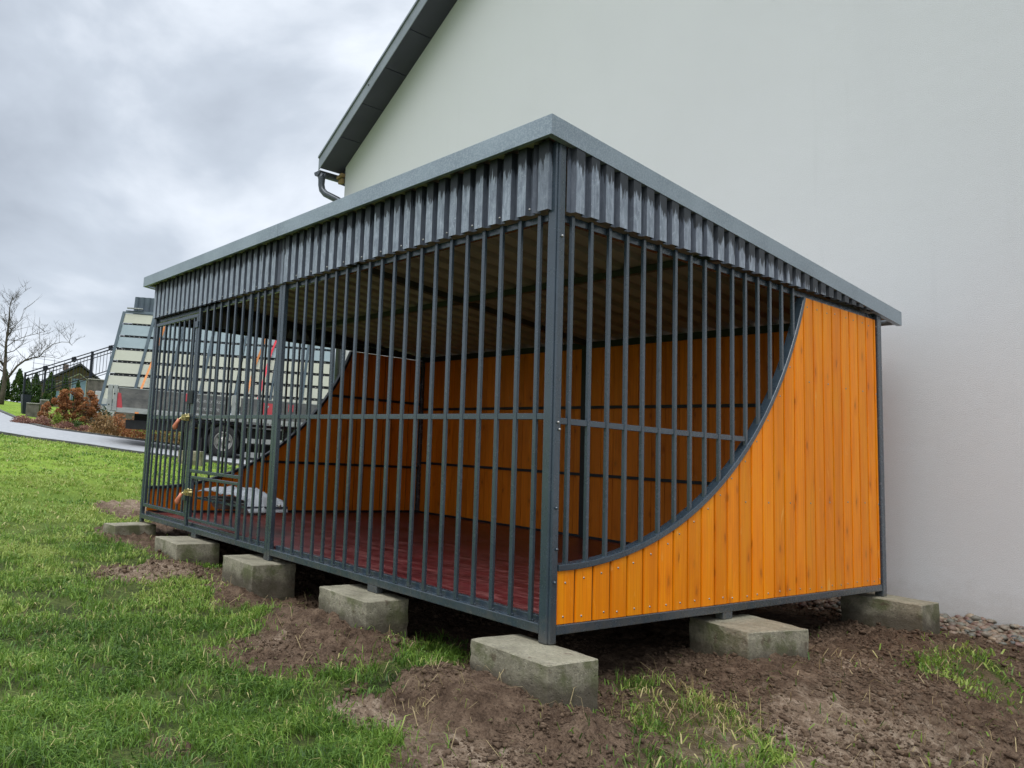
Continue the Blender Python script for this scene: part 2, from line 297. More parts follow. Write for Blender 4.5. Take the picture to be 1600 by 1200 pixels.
# ------------------------------------------------------------------ mesh helpers
ORG = {}      # where each object's origin lies in its root's own space
class MB:
    def __init__(s): s.v = []; s.f = []; s.m = []; s.t = []; s.sm = []
    def add(s, vs, fs, mi=0, tone=0.5, smooth=False):
        o = len(s.v); s.v += [tuple(map(float, p)) for p in vs]; s.f += [tuple(i + o for i in f) for f in fs]
        s.m += [mi] * len(fs); s.t += [tone] * len(fs); s.sm += [smooth] * len(fs); return s
    def box(s, a, b, mi=0, tone=0.5):
        x0, y0, z0 = a; x1, y1, z1 = b
        return s.add([(x0,y0,z0),(x1,y0,z0),(x1,y1,z0),(x0,y1,z0),(x0,y0,z1),(x1,y0,z1),(x1,y1,z1),(x0,y1,z1)],
                     [(0,3,2,1),(4,5,6,7),(0,1,5,4),(1,2,6,5),(2,3,7,6),(3,0,4,7)], mi, tone)
    def prism(s, poly, axis, a, b, mi=0, tone=0.5):
        # poly: 2D outline, extruded along axis ('x','y','z') from a to b
        def P(q, t):
            return {'x': (t, q[0], q[1]), 'y': (q[0], t, q[1]), 'z': (q[0], q[1], t)}[axis]
        n = len(poly); vs = [P(q, a) for q in poly] + [P(q, b) for q in poly]
        fs = [tuple(range(n))[::-1], tuple(range(n, 2 * n))] + [(i, (i + 1) % n, n + (i + 1) % n, n + i) for i in range(n)]
        return s.add(vs, fs, mi, tone)
    def bar(s, p, q, w, d, up=(0, 0, 1), mi=0, tone=0.5):
        # rectangular bar from p to q; w across (perp to up), d along up
        p = Vector(p); q = Vector(q); t = (q - p).normalized(); u = Vector(up)
        if abs(t.dot(u)) > 0.98: u = Vector((0, 1, 0))
        sd_ = t.cross(u).normalized(); u = sd_.cross(t).normalized()
        vs = [c + sd_ * a * w / 2 + u * b_ * d / 2 for c in (p, q) for a, b_ in ((-1,-1),(1,-1),(1,1),(-1,1))]
        return s.add(vs, [(0,3,2,1),(4,5,6,7),(0,1,5,4),(1,2,6,5),(2,3,7,6),(3,0,4,7)], mi, tone)
    def tube(s, pts, rs, n=8, mi=0, tone=0.5, cap=True):
        pts = [Vector(p) for p in pts]
        if not isinstance(rs, (list, tuple)): rs = [rs] * len(pts)
        vs = []; prev = None
        for i, p in enumerate(pts):
            t = (pts[min(i + 1, len(pts) - 1)] - pts[max(i - 1, 0)]).normalized()
            if prev is None:
                a = Vector((0, 0, 1)) if abs(t.z) < 0.9 else Vector((1, 0, 0)); u = t.cross(a).normalized()
            else: u = (prev - t * prev.dot(t)).normalized()
            prev = u; v_ = t.cross(u)
            vs += [p + (u * math.cos(k * 2 * math.pi / n) + v_ * math.sin(k * 2 * math.pi / n)) * rs[i] for k in range(n)]
        fs = [(i * n + k, i * n + (k + 1) % n, (i + 1) * n + (k + 1) % n, (i + 1) * n + k) for i in range(len(pts) - 1) for k in range(n)]
        if cap: fs += [tuple(range(n))[::-1], tuple(range((len(pts) - 1) * n, len(pts) * n))]
        return s.add(vs, fs, mi, tone, True)
    def lathe(s, c, axis, prof, n=24, mi=0, tone=0.5):
        # prof: (radius, height along axis)
        c = Vector(c); ax = Vector(axis).normalized(); a = Vector((0, 0, 1)) if abs(ax.z) < 0.9 else Vector((1, 0, 0))
        u = ax.cross(a).normalized(); v_ = ax.cross(u); vs = []
        for r, h in prof: vs += [c + ax * h + (u * math.cos(k * 2 * math.pi / n) + v_ * math.sin(k * 2 * math.pi / n)) * r for k in range(n)]
        fs = [(i * n + k, i * n + (k + 1) % n, (i + 1) * n + (k + 1) % n, (i + 1) * n + k) for i in range(len(prof) - 1) for k in range(n)]
        return s.add(vs, fs, mi, tone, True)
    def build(s, name, m, parent=None, bev=0.0):
        vs = np.array(s.v); c = (vs.min(0) + vs.max(0)) / 2; c[2] = vs[:, 2].min()
        me = bpy.data.meshes.new(name)
        me.from_pydata((vs - c).tolist(), [], s.f)
        ms = m if isinstance(m, (list, tuple)) else [m]
        for x in ms: me.materials.append(x)
        me.polygons.foreach_set('material_index', s.m); me.polygons.foreach_set('use_smooth', s.sm)
        at = me.attributes.new('tone', 'FLOAT', 'FACE'); at.data.foreach_set('value', s.t)
        me.update()
        bm = bmesh.new(); bm.from_mesh(me); bmesh.ops.recalc_face_normals(bm, faces=bm.faces); bm.to_mesh(me); bm.free()
        o = bpy.data.objects.new(name, me); COL.objects.link(o)
        po = ORG.get(parent.name, Vector((0, 0, 0))) if parent else Vector((0, 0, 0))
        o.location = Vector(c) - po; o.parent = parent
        ORG[o.name] = Vector(c)
        if bev: 
            md = o.modifiers.new('bevel', 'BEVEL'); md.width = bev; md.segments = 2; md.limit_method = 'ANGLE'; md.angle_limit = rad(40)
        return o
def thing(name, label, cat, loc=(0, 0, 0), rz=0, group=None, local=False):
    o = bpy.data.objects.new(name, None); o.empty_display_size = 0.2; COL.objects.link(o)
    o.location = loc; o.rotation_euler = (0, 0, rz); o['label'] = label; o['category'] = cat
    if group: o['group'] = group
    ORG[o.name] = Vector((0, 0, 0)) if local else Vector(loc)
    return o
def tag(o, label, cat, group=None):
    o['label'] = label; o['category'] = cat
    if group: o['group'] = group
    return o
def kind(o, k): o['kind'] = k; return o

# ------------------------------------------------------------------ numpy noise + terrain
def _hash(ix, iy, s):
    h = (ix.astype(np.int64) * 374761393 + iy.astype(np.int64) * 668265263 + s * 974634777) & 0xffffffff
    h = ((h ^ (h >> 13)) * 1274126177) & 0xffffffff
    return ((h ^ (h >> 16)) & 0xffff) / 65535.0
def vnoise(x, y, s=0):
    ix = np.floor(x); iy = np.floor(y); fx = x - ix; fy = y - iy
    fx = fx * fx * (3 - 2 * fx); fy = fy * fy * (3 - 2 * fy)
    a = _hash(ix, iy, s); b = _hash(ix + 1, iy, s); c = _hash(ix, iy + 1, s); d = _hash(ix + 1, iy + 1, s)
    return (a * (1 - fx) + b * fx) * (1 - fy) + (c * (1 - fx) + d * fx) * fy
def fbm(x, y, f, o=4, s=0, r=0.5):
    t = 0; a = 1; n = 0
    for i in range(o):
        t = t + a * vnoise(x * f * (2 ** i) + 17.3 * i, y * f * (2 ** i) - 9.1 * i, s + i); n += a; a *= r
    return t / n
TX = [-400, -120, -80, -50, -44, -30, -25, -21.5, -19, -17, -15.2, -14, -13.3, -12, -11, -8.5, -7, -5, -4, -3, -2, 3, 60]
TZ = [-30, -6, 0.4, 2.3, 2.42, 2.02, 1.66, 1.3, 1.06, 0.89, 0.77, 0.68, 0.61, 0.53, 0.46, 0.22, 0.07, -0.12, -0.18, -0.25, -0.30, -0.31, -0.31]
MOUNDS = [(-0.02, -0.26, 0.40, 0.20, 0.115), (-0.25, -0.44, 0.22, 0.15, 0.10), (0.05, -0.50, 0.2, 0.15, 0.06), (0.46, -0.26, 0.20, 0.20, 0.08), (-1.36, -0.26, 0.34, 0.20, 0.13), (-1.75, -0.34, 0.25, 0.15, 0.07),
          (-0.85, -0.1, 0.35, 0.25, 0.05), (-2.55, -0.22, 0.40, 0.18, 0.08), (-3.6, -0.2, 0.5, 0.28, 0.09), (-4.9, -0.2, 0.5, 0.35, 0.02),
          (0.08, 1.50, 0.50, 0.42, 0.105), (0.5, 1.75, 0.35, 0.4, 0.08), (0.35, 1.15, 0.3, 0.3, 0.07), (0.2, 2.5, 0.4, 0.5, 0.07), (0.1, 3.4, 0.6, 0.5, 0.05), (0.55, 3.2, 0.3, 0.4, 0.06),
          (-1.5, 1.5, 1.2, 1.2, 0.05), (0.75, 2.4, 0.25, 0.3, 0.05)]
def pip(x, y, poly):
    ins = np.zeros(x.shape, bool); n = len(poly)
    for i in range(n):
        x1, y1 = poly[i]; x2, y2 = poly[(i + 1) % n]
        if y1 == y2: continue
        c = ((y1 > y) != (y2 > y)) & (x < (x2 - x1) * (y - y1) / (y2 - y1) + x1); ins ^= c
    return ins
DIRT = [[-3.6, 0.1], [-3.29, -0.05], [-2.95, -0.34], [-2.6, -0.45], [-2.4, -0.40], [-2.15, -0.26], [-1.95, -0.38], [-1.78, -0.56], [-1.5, -0.74], [-1.16, -0.80], [-0.86, -0.74], [-0.70, -0.52], [-0.62, -0.66], [-0.48, -0.82], [-0.24, -0.86],
        [-0.05, -0.88], [0.12, -0.98], [0.33, -1.3], [2.6, -0.2], [3.5, 4.6], [-5.5, 4.6], [-5.2, 0.4]]
GRASSP = [[[-1.02, 0.05], [-1.0, 0.5], [-0.58, 0.14], [-0.49, -0.14], [-0.36, -0.50], [-0.50, -0.66], [-0.72, -0.50], [-0.80, -0.2]],
          [[-0.03, 0.54], [0.05, 0.85], [0.41, 0.73], [0.72, 0.5], [0.90, 0.1], [0.8, -0.5], [0.55, -0.2], [0.47, 0.18], [0.17, 0.41]],
          [[0.37, 3.06], [0.4, 3.4], [0.82, 2.92], [1.05, 2.67], [1.5, 2.3], [1.3, 1.95], [0.99, 2.25], [0.71, 2.38]]]
DIRT2 = [[[-6.5, -0.1], [-6.9, 0.18], [-7.0, 0.74], [-6.2, 0.9], [-5.6, 0.8], [-5.7, 0.05]], [[-3.49, -1.05], [-3.75, -0.67], [-3.45, -0.16], [-3.08, -0.13], [-3.19, -0.53], [-3.31, -0.94]],
         [[-0.48, -1.72], [-0.56, -1.55], [-0.46, -1.48], [-0.30, -1.57], [-0.32, -1.70]], [[-5.2, -0.40], [-5.6, 0.5], [-3.5, 0.4], [-3.6, -0.36], [-4.3, -0.32]],
         [[-1.75, -0.95], [-1.45, -1.05], [-1.0, -0.95], [-0.9, -0.78], [-1.6, -0.72]]]
def dirtmask(x, y):
    wx = x + (fbm(x, y, 2.6, 4, 50) - 0.5) * 0.42 + (fbm(x, y, 14, 2, 54) - 0.5) * 0.10; wy = y + (fbm(x, y, 2.6, 4, 60) - 0.5) * 0.42 + (fbm(x, y, 14, 2, 64) - 0.5) * 0.10
    d = pip(wx, wy, DIRT)
    for p in DIRT2: d |= pip(wx, wy, p)
    for p in GRASSP: d &= ~pip(wx, wy, p)
    return d
def terrain(x, y, detail=True):
    x = np.asarray(x, float); y = np.asarray(y, float)
    z = np.interp(x, TX, TZ)
    z = z - np.clip(-x - 7, 0, 6) / 6 * 0.045 * np.clip(y - 2.8, -6, 10) * (x < -7)
    z = z + np.clip(y - 3.0, 0, 1.2) * 0.05 * (x > -4)
    nx = (fbm(x, y, 3.1, 3, 70) - 0.5) * 0.21; ny = (fbm(x, y, 3.1, 3, 75) - 0.5) * 0.21
    for cx, cy, sx, sy, h in MOUNDS:
        z = z + h * np.exp(-(((x + nx - cx) / sx) ** 2 + ((y + ny - cy) / sy) ** 2) * 0.8)
    z = z + (fbm(x, y, 0.6, 3, 5) - 0.5) * 0.05
    if detail:
        dm = dirtmask(x, y).astype(float)
        r = fbm(x, y, 7, 5, 11, 0.66)
        lump = np.clip(fbm(x, y, 19, 4, 21, 0.7) - 0.47, 0, 1)
        rough = np.clip((fbm(x, y, 1.7, 2, 83) - 0.25) * 2.2, 0.35, 1.25)
        z = z + dm * rough * ((np.abs(r - 0.5) * -2 + 0.3) * 0.060 + lump * 0.12 + (fbm(x, y, 45, 2, 27, 0.7) - 0.5) * 0.016)
    return z
def gz(x, y): return float(terrain(np.array([x]), np.array([y]))[0])

# ------------------------------------------------------------------ ground
def axis_lines(segs):
    o = []
    for a, b, st in segs: o += list(np.arange(a, b, st))
    return np.array(o + [segs[-1][1]])
def build_ground():
    xs = axis_lines([(-420, -120, 25), (-120, -50, 5), (-50, -26, 1.0), (-26, -9, 0.3), (-9, -5, 0.08), (-5, -2.6, 0.03), (-2.6, 1.6, 0.0125), (1.6, 3, 0.05), (3, 60, 4)])
    ys = axis_lines([(-260, -60, 20), (-60, -10, 2.5), (-10, -3, 0.25), (-3, -1.2, 0.03), (-1.2, 2.9, 0.0135), (2.9, 4.6, 0.025), (4.6, 12, 0.35), (12, 40, 2), (40, 300, 20)])
    X, Y = np.meshgrid(xs, ys, indexing='ij'); nx, ny = X.shape
    Z = terrain(X.ravel(), Y.ravel()).reshape(X.shape)
    me = bpy.data.meshes.new('ground')
    co = np.stack([X.ravel(), Y.ravel(), Z.ravel()], 1).astype(np.float32)
    i, j = np.meshgrid(np.arange(nx - 1), np.arange(ny - 1), indexing='ij'); a = (i * ny + j).ravel()
    q = np.stack([a, a + ny, a + ny + 1, a + 1], 1).astype(np.int32)
    me.vertices.add(len(co)); me.vertices.foreach_set('co', co.ravel())
    me.loops.add(q.size); me.loops.foreach_set('vertex_index', q.ravel())
    me.polygons.add(len(q)); me.polygons.foreach_set('loop_start', np.arange(0, q.size, 4, dtype=np.int32))
    me.update(calc_edges=True)
    me.polygons.foreach_set('use_smooth', [True] * len(q))
    d = dirtmask(X.ravel(), Y.ravel()).astype(np.float32)
    for k in (1, 2): d = np.maximum(d, .8 * pip(X.ravel(), Y.ravel(), GRASSP[k])).astype(np.float32)
    me.attributes.new('dirt', 'FLOAT', 'POINT').data.foreach_set('value', d)
    dry = np.exp(-(((X - 0.85) / 0.45) ** 2 + ((Y - 0.75) / 0.9) ** 2)) + np.exp(-(((X - 0.3) / 0.25) ** 2 + ((Y + 0.75) / 0.25) ** 2)) * 0.8 + np.exp(-(((X + 7.5) / 2) ** 2 + ((Y - 0.8) / 1) ** 2)) + np.exp(-(((X + 3.2) / 0.5) ** 2 + ((Y + 0.6) / 0.5) ** 2)) + 0.8 * np.exp(-(((X + 0.3) / 0.35) ** 2 + ((Y + 0.8) / 0.18) ** 2)) + 0.6 * np.exp(-(((X - 0.5) / 0.3) ** 2 + ((Y - 2.0) / 0.25) ** 2)) + 0.6 * np.exp(-(((X + 1.5) / 0.35) ** 2 + ((Y + 0.6) / 0.16) ** 2)) + 0.6 * np.exp(-(((X - 0.42) / 0.12) ** 2 + ((Y - 2.1) / 0.4) ** 2))
    me.attributes.new('dry', 'FLOAT', 'POINT').data.foreach_set('value', np.clip(dry, 0, 1).ravel().astype(np.float32))
    far = np.clip((-X - 4) / 5, 0, 1).ravel().astype(np.float32)
    me.attributes.new('far', 'FLOAT', 'POINT').data.foreach_set('value', far)
    me.materials.append(GROUND)
    o = bpy.data.objects.new('ground', me); COL.objects.link(o); kind(o, 'structure')
build_ground()
#@SETTING
# ------------------------------------------------------------------ kennel
L, LM, W, HS = 5.058, 2.54, 3.69, 2.05
CY, CZ, CR = 0.05, 2.994, 2.65         # circle of the curved rail on both ends
def arcz(y, r): 
    t = r * r - (y - CY) ** 2
    return CZ - math.sqrt(t) if t > 0 else 99
def kennel():
    K = thing('dog_kennel', 'large anthracite barred dog kennel with orange boards and sloping roof on concrete blocks', 'dog kennel', (-2.53, 1.85, 0))
    S = STEEL
    B = 0.003
    # posts
    m = MB().box((-.058, 0, 0), (-.011, .045, 2.398)); m.box((-.046, .011, .0), (.0, .060, 2.40)); m.build('corner_post', S, K, .006)
    for z, fr in ((.987, 1), (1.922, 0), (1.02, 0), (.28, 0), (.43, 1), (.62, 0)):
        MB().lathe((.001, .035 + .01 * fr, z), (1, 0, 0), [(.007, 0), (.007, .005), (.003, .009), (0, .009)], 8).build('bolt', SCREW if z > .9 else S, K)
    m = MB().box((-LM - .040, 0, 0), (-LM - .0025, .034, 2.046)); m.box((-LM + .0015, .0, 0), (-LM + .039, .034, 2.046)); m.box((-LM - .0025, .008, 0), (-LM + .0015, .03, 2.0))
    m.build('middle_post', S, K, .005)
    MB().box((-L, 0, 0), (-L + .045, .040, 2.40)).build('corner_post', S, K, .006)
    MB().box((-.05, W - .065, 0), (.004, W, 2.06)).build('corner_post', S, K, .005)
    for z in (.33, .85, 1.35, 1.86): MB().box((-.035, W, z), (-.02, W + .012, z + .014)).build('bolt', DARKSTEEL, K)
    MB().box((-L, W - .065, 0), (-L + .065, W, 2.06)).build('corner_post', S, K, .005)
    MB().box((-LM - .05, W - .07, .04), (-LM + .03, W - .004, 2.0)).build('middle_post', DARKSTEEL, K, .004)
    # rails along the front, for each bay
    def front_rail(x0, x1, name='bottom_rail'):
        m = MB().box((x0, .002, .040), (x1, .05, .086)); m.box((x0, .05, .052), (x1, .085, .112)); return m.build(name, S, K, .004)
    front_rail(-LM + .039, -.058); front_rail(-L + .045, -LM - .040)
    # side rails
    MB().box((-.05, .061, .040), (-.001, W - .065, .084)).build('bottom_rail', S, K, .004)
    MB().box((-L, .065, .040), (-L + .05, W - .065, .084)).build('bottom_rail', S, K, .004)
    MB().box((-L + .065, W - .05, .040), (-.05, W, .084)).build('bottom_rail', S, K, .004)
    # feet between rail and blocks
    for x in (-1.30, -3.80): MB().box((x - .045, .004, 0), (x + .045, .05, .04)).build('foot', S, K, .003)
    MB().box((-.05, 1.50, 0.001), (-.004, 1.60, .04)).build('foot', S, K, .003)
    # joists under the floor
    for x in (-1.30, -3.80): MB().box((x - .03, .085, .0), (x + .03, W - .05, .05)).build('floor_joist', DARKSTEEL, K)
    # floor panels
    for i in range(4):
        x0 = -L + .05 + i * (L - .1) / 4
        MB().box((x0, .085, .052), (x0 + (L - .1) / 4 - .003, W - .05, .094), tone=rng.random()).build('floor_board', FLOORM, K)
    # top rails under the cladding
    for a, b in ((-LM + .039, -.058), (-L + .045, -LM - .040)):
        MB().box((a, .0265, 2.010), (b, .056, 2.046)).build('top_rail', S, K, .003)
    for a, b in ((-LM + .0, -.058), (-L + .045, -LM - .0)): MB().box((a, .005, 2.345), (b, .05, 2.392)).build('eave_rail', DARKSTEEL, K)
    for x0, x1 in ((-.058, -.0265), (-L + .0265, -L + .058)):
        MB().box((x0, .061, 2.008), (x1, W - .065, 2.046)).build('top_rail', S if x0 > -1 else DARKSTEEL, K, .003)
        yy = [.07, W - .065]
        MB().prism([(.07, 2.345), (W - .7, 2.345 - .094 * (W - .77)), (W - .7, 2.385 - .094 * (W - .77)), (.07, 2.385)], 'x', x0 + .004, x1 - .004).build('sloping_rail', DARKSTEEL, K)
    MB().box((-L + .065, W - .055, 1.985), (-.05, W - .008, 2.047)).build('top_rail', DARKSTEEL, K)
    # front bars
    def fbar(x, z0, z1, par, name='bar', y0=.008, wd=.011):
        return MB().box((x - wd, y0, z0), (x + wd, y0 + .018, z1)).box((x + wd, y0 + .003, z0), (x + wd + .009, y0 + .014, z0 + .011)).build(name, S, par, .0025)
    for i in range(19): fbar(-.118 - .1241 * i, .0865, 2.0455, K)
    # middle rails between the posts (bars stand proud of them)
    MB().box((-LM + .039, .012, 1.032), (-.058, .032, 1.062)).build('middle_rail', S, K, .002)
    MB().box((-3.018, .012, 1.032), (-LM - .040, .032, 1.062)).build('middle_rail', S, K, .002)
    # left bay: stiles, feeding hatch, fixed bars
    MB().box((-4.002, .002, .0865), (-3.968, .030, 2.0455)).build('door_stile', S, K, .004)
    MB().box((-3.052, .002, .0865), (-3.018, .030, 2.0455)).build('door_stile', S, K, .004)
    for x in (-2.925, -2.818, -2.705): fbar(x, .0865, 2.0455, K)
    hx = [-3.842 + .134 * i for i in range(6)]
    MB().box((-3.967, .006, .553), (-3.053, .034, .580)).build('hatch_lintel', S, K, .003)
    MB().box((-3.967, .012, 1.032), (-3.053, .032, 1.062)).build('middle_rail', S, K, .002)
    for x in hx: fbar(x, .5803, 2.0455, K)
    FH = MB().box((-3.95, .010, .500), (-3.05, .040, .524)).box((-3.95, .010, .142), (-3.05, .040, .166)).box((-3.95, .010, .166), (-3.925, .040, .500)).box((-3.075, .010, .166), (-3.05, .040, .500)).build('feeding_hatch', S, K, .003)
    for x in hx: fbar(x + .01, .1663, .4997, FH, 'hatch_bar', .012, .010)
    # bowl rack swung inside
    rk = MB()
    for y in (.10, .48): rk.box((-4.02, y, .318), (-3.08, y + .022, .336))
    for x in (-4.02, -3.56, -3.10): rk.box((x, .122, .319), (x + .02, .48, .335))
    rk.box((-3.56, .045, .321), (-3.54, .10, .333)); rk.build('bowl_rack', S, FH)
    # door
    D = MB()
    x0, x1, z0, z1, t = -5.000, -4.010, .158, 1.995, .034
    D.box((x0, .004, z0), (x1, .034, z0 + t)).box((x0, .004, z1 - t), (x1, .034, z1)).box((x0, .004, z0 + t), (x0 + t, .034, z1 - t)).box((x1 - t, .004, z0 + t), (x1, .034, z1 - t))
    DR = D.build('door', S, K, .004)
    for i in range(8): fbar(-4.893 + .1125 * i, z0 + t + .0005, z1 - t - .0005, DR, 'door_bar', .010, .0105)
    MB().box((x0 + t, .020, 1.030), (x1 - t, .036, 1.060)).build('door_rail', S, DR)
    MB().box((-4.095, -.012, 1.165), (-3.985, .0015, 1.285)).build('lock_case', DARKSTEEL, DR, .004)
    for z in (1.86, .30): MB().box((-4.05, -.008, z), (-3.99, .0015, z + .06)).build('hinge', S, DR, .003)
    # latches: yellow zinc bolts with a rubber grip
    def latch(x, z, flip):
        m = MB(); r2 = random.Random(int(z * 100))
        m.box((x - .05, -.014, z - .025), (x + .055, -.008, z + .035))
        m.tube([(x - .09, -.03, z), (x + .10, -.03, z + .012)], .010, 8)
        for k in range(3): m.box((x - .04 + k * .035, -.045, z - .02), (x - .025 + k * .035, -.012, z + .03))
        for k in range(4): m.lathe((x - .04 + k * .028, -.014, z + (.03 if k % 2 else -.015)), (0, -1, 0), [(.010, 0), (.010, .008), (0, .010)], 8)
        m.tube([(x - .07, -.03, z), (x - .10, -.055, z - .025)], .009, 8)
        la = m.build('latch', BRASS, K)
        h = MB().tube([(x - .085, -.045, z - .012), (x - .10, -.058, z - .045), (x - .118, -.066, z - .085), (x - .128, -.068, z - .105)], [.016, .017, .027, .015], 10)
        h.build('grip', COPPER, la)
    latch(-4.075, 1.035, 0); latch(-3.905, .375, 1)
    # small bolts on the middle post
    MB().lathe((-LM + .062, .03, .40), (1, 0, 0), [(.006, 0), (.006, .03), (.012, .031), (.012, .038), (0, .038)], 8).build('bolt', SCREW, K)
    # side bars with curved rail, right end and left end
    for side in (0, 1):
        xb0, xb1 = (-.026, -.008) if side == 0 else (-L + .008, -L + .026)
        ys = [.132 + .1492 * i for i in range(16)]
        for y in ys:
            zb = min(arcz(y - .011, CR - .015), arcz(y + .011, CR - .015)) - .004
            if zb > 1.97: continue
            MB().box((xb0, y - .011, zb), (xb1, y + .011, 2.0455)).build('bar', S, K, .0025)
        yend = CY + math.sqrt((CR - .02) ** 2 - (CZ - 1.015) ** 2)
        MB().box((xb0 - .006, .061, 1.014), (xb1 - .004, yend, 1.044)).build('middle_rail', S, K, .002)
        # curved rail as a chain of quads
        m = MB(); n = 44; xa, xc = (-.052, .001) if side == 0 else (-L - .001, -L + .052)
        a0 = math.asin((.066 - CY) / CR); a1 = math.acos((CZ - 2.0055) / CR); vs = []
        for i in range(n + 1):
            a = a0 + (a1 - a0) * i / n
            for r, x in ((CR - .015, xa), (CR - .015, xc), (CR + .015, xc), (CR + .015, xa)):
                y = CY + r * math.sin(a); z = CZ - r * math.cos(a)
                vs.append((x, max(y, .0655), min(z, 2.0055)))
        fs = [(i * 4 + k, i * 4 + (k + 1) % 4, i * 4 + 4 + (k + 1) % 4, i * 4 + 4 + k) for i in range(n) for k in range(4)] + [(0, 1, 2, 3), (n * 4 + 3, n * 4 + 2, n * 4 + 1, n * 4)]
        m.add(vs, fs); m.build('curved_rail', S if side == 0 else DARKSTEEL, K, .003)
        # boards under the curve
        m = MB(); xo0, xo1 = (-.030, -.008) if side == 0 else (-L + .008, -L + .030)
        def top(y): return min(arcz(y, CR + .012), 2.0055)
        js = [.0625, .0625 + .135] ; 
        while js[-1] < W - .2: js.append(js[-1] + .1355)
        js.append(W - .067)
        for a, b in zip(js[:-1], js[1:]):
            a += .0056; b -= .0056; tn = random.random()
            off = random.uniform(-.0012, .0012)
            k = 5; poly = [(a, .086 + random.uniform(-.001, .001)), (b, .086)] + [(b + (a - b) * i / k, top(b + (a - b) * i / k)) for i in range(k + 1)]
            # eased edges: front face narrower than the back
            zc = [q[1] for q in poly]
            m.prism(poly, 'x', xo0 + off, xo1 + off - (.002 if side == 0 else 0), 0, tn)
            if side == 0:
                ins = [(min(max(q[0], a + .004), b - .004), q[1]) for q in poly]
                m.prism(ins, 'x', xo1 + off - .002, xo1 + off, 0, tn)
            mid = (a + b) / 2
            for zz in ((.118, None, None)[0], top(mid) - .055):
                if side == 0: m.lathe((xo1 + off, mid + random.uniform(-.02, .02), zz + random.uniform(-.006, .006)), (1, 0, 0), [(.0055, 0), (.005, .002), (.002, .0035), (0, .0035)], 8, 2)
        if side == 0:
            for i, (a, b) in enumerate(zip(js[:-1], js[1:])):
                if i % 2 == 0:
                    for zz in (.66, 1.45):
                        if top((a + b) / 2) > zz + .15: m.lathe((xo1, (a + b) / 2, zz + random.uniform(-.008, .008)), (1, 0, 0), [(.0055, 0), (.005, .002), (.002, .0035), (0, .0035)], 8, 2)
        ys2 = np.linspace(.075, W - .07, 60)
        bp = [(ys2[0], .09), (ys2[-1], .09)] + [(y, top(y) - .004) for y in ys2[::-1]]
        m.prism(bp, 'x', (xo0 + xo1) / 2 - .003, (xo0 + xo1) / 2 + .003, 1)
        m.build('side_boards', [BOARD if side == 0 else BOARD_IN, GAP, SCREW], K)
        xr = -.062 if side == 0 else -L + .032
        for z in (.65, 1.45):
            ya = CY + math.sqrt(max(0, (CR + .02) ** 2 - (CZ - z) ** 2))
            MB().box((xr, ya, z - .014), (xr + .03, W - .066, z + .014)).build('inner_rail', DARKSTEEL, K)
    # back boards, two panels
    for a, b in ((-LM + .03, -.051), (-L + .066, -LM - .05)):
        m = MB(); x = a
        while x < b - .02:
            x2 = min(x + .1355, b); m.box((x + .002, W - .031, .086), (x2 - .002, W - .010 + random.uniform(0, .002), 1.985), 0, random.random()); x = x2
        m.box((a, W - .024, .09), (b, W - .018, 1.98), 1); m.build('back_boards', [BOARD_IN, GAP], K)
        for z in (.713, 1.385): MB().box((a, W - .058, z - .014), (b, W - .0315, z + .014)).build('inner_rail', DARKSTEEL, K)
        MB().box((a, W - .058, .095), (b, W - .0505, .115)).build('skirting_rail', DARKSTEEL, K)
    MB().box((-L + .051, .07, .0945), (-L + .062, W - .07, .118)).build('skirting_rail', DARKSTEEL, K)
    # trapezoidal cladding
    def profile(a, b, pitch, depth, crest=.5):
        o = []; x = a
        while x < b - 1e-4:
            for fx, dd in ((0, 0), (.26, 0), (.32, 1), (.32 + crest, 1), (.32 + crest + .06, 0)):
                if x + fx * pitch < b: o.append((x + fx * pitch, dd * depth))
            x += pitch
        o.append((b, 0)); return o
    def clad_front(a, b, name, par):
        pr_ = profile(a, b, .098, .031, .55); vs = []; fs = []
        for i, (x, d) in enumerate(pr_):
            j = random.uniform(-.0008, .0008)
            vs += [(x, -.004 - d, HS - .002 + j), (x, -.004 - d, 2.40), (x, -.0028 - d, HS - .002 + j), (x, -.0028 - d, 2.40)]
        for i in range(len(pr_) - 1):
            o = i * 4; fs += [(o, o + 4, o + 5, o + 1), (o + 2, o + 3, o + 7, o + 6), (o, o + 2, o + 6, o + 4), (o + 1, o + 5, o + 7, o + 3)]
        mb = MB().add(vs, fs)
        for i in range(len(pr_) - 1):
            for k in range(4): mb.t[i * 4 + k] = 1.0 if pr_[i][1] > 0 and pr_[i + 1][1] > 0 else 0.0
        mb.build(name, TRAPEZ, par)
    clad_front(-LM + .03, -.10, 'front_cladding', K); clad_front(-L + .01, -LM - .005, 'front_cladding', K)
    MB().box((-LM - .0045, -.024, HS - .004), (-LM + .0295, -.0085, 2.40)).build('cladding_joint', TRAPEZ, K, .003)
    def clad_side(x, sgn):
        pr_ = profile(.061, W - .01, .117, .026, .55); vs = []; fs = []
        for y, d in pr_:
            zt = max(HS + .004, 2.405 - .094 * y)
            for dx, z in ((d, HS - .002), (d, zt), (d - .0015, HS - .002), (d - .0015, zt)): vs.append((x + sgn * (.004 + dx), y, z))
        for i in range(len(pr_) - 1):
            o = i * 4; fs += [(o, o + 4, o + 5, o + 1), (o + 2, o + 3, o + 7, o + 6), (o, o + 2, o + 6, o + 4), (o + 1, o + 5, o + 7, o + 3)]
        mb = MB().add(vs, fs)
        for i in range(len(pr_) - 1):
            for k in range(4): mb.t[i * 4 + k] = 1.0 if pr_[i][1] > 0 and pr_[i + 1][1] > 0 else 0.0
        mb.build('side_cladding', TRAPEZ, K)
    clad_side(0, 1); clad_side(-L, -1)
    m = MB().box((-.098, -.030, HS + .002), (-.036, -.0275, 2.40)); m.box((-.038, -.0275, HS + .002), (-.036, -.001, 2.40)); m.build('corner_trim', TRAPEZ, K)
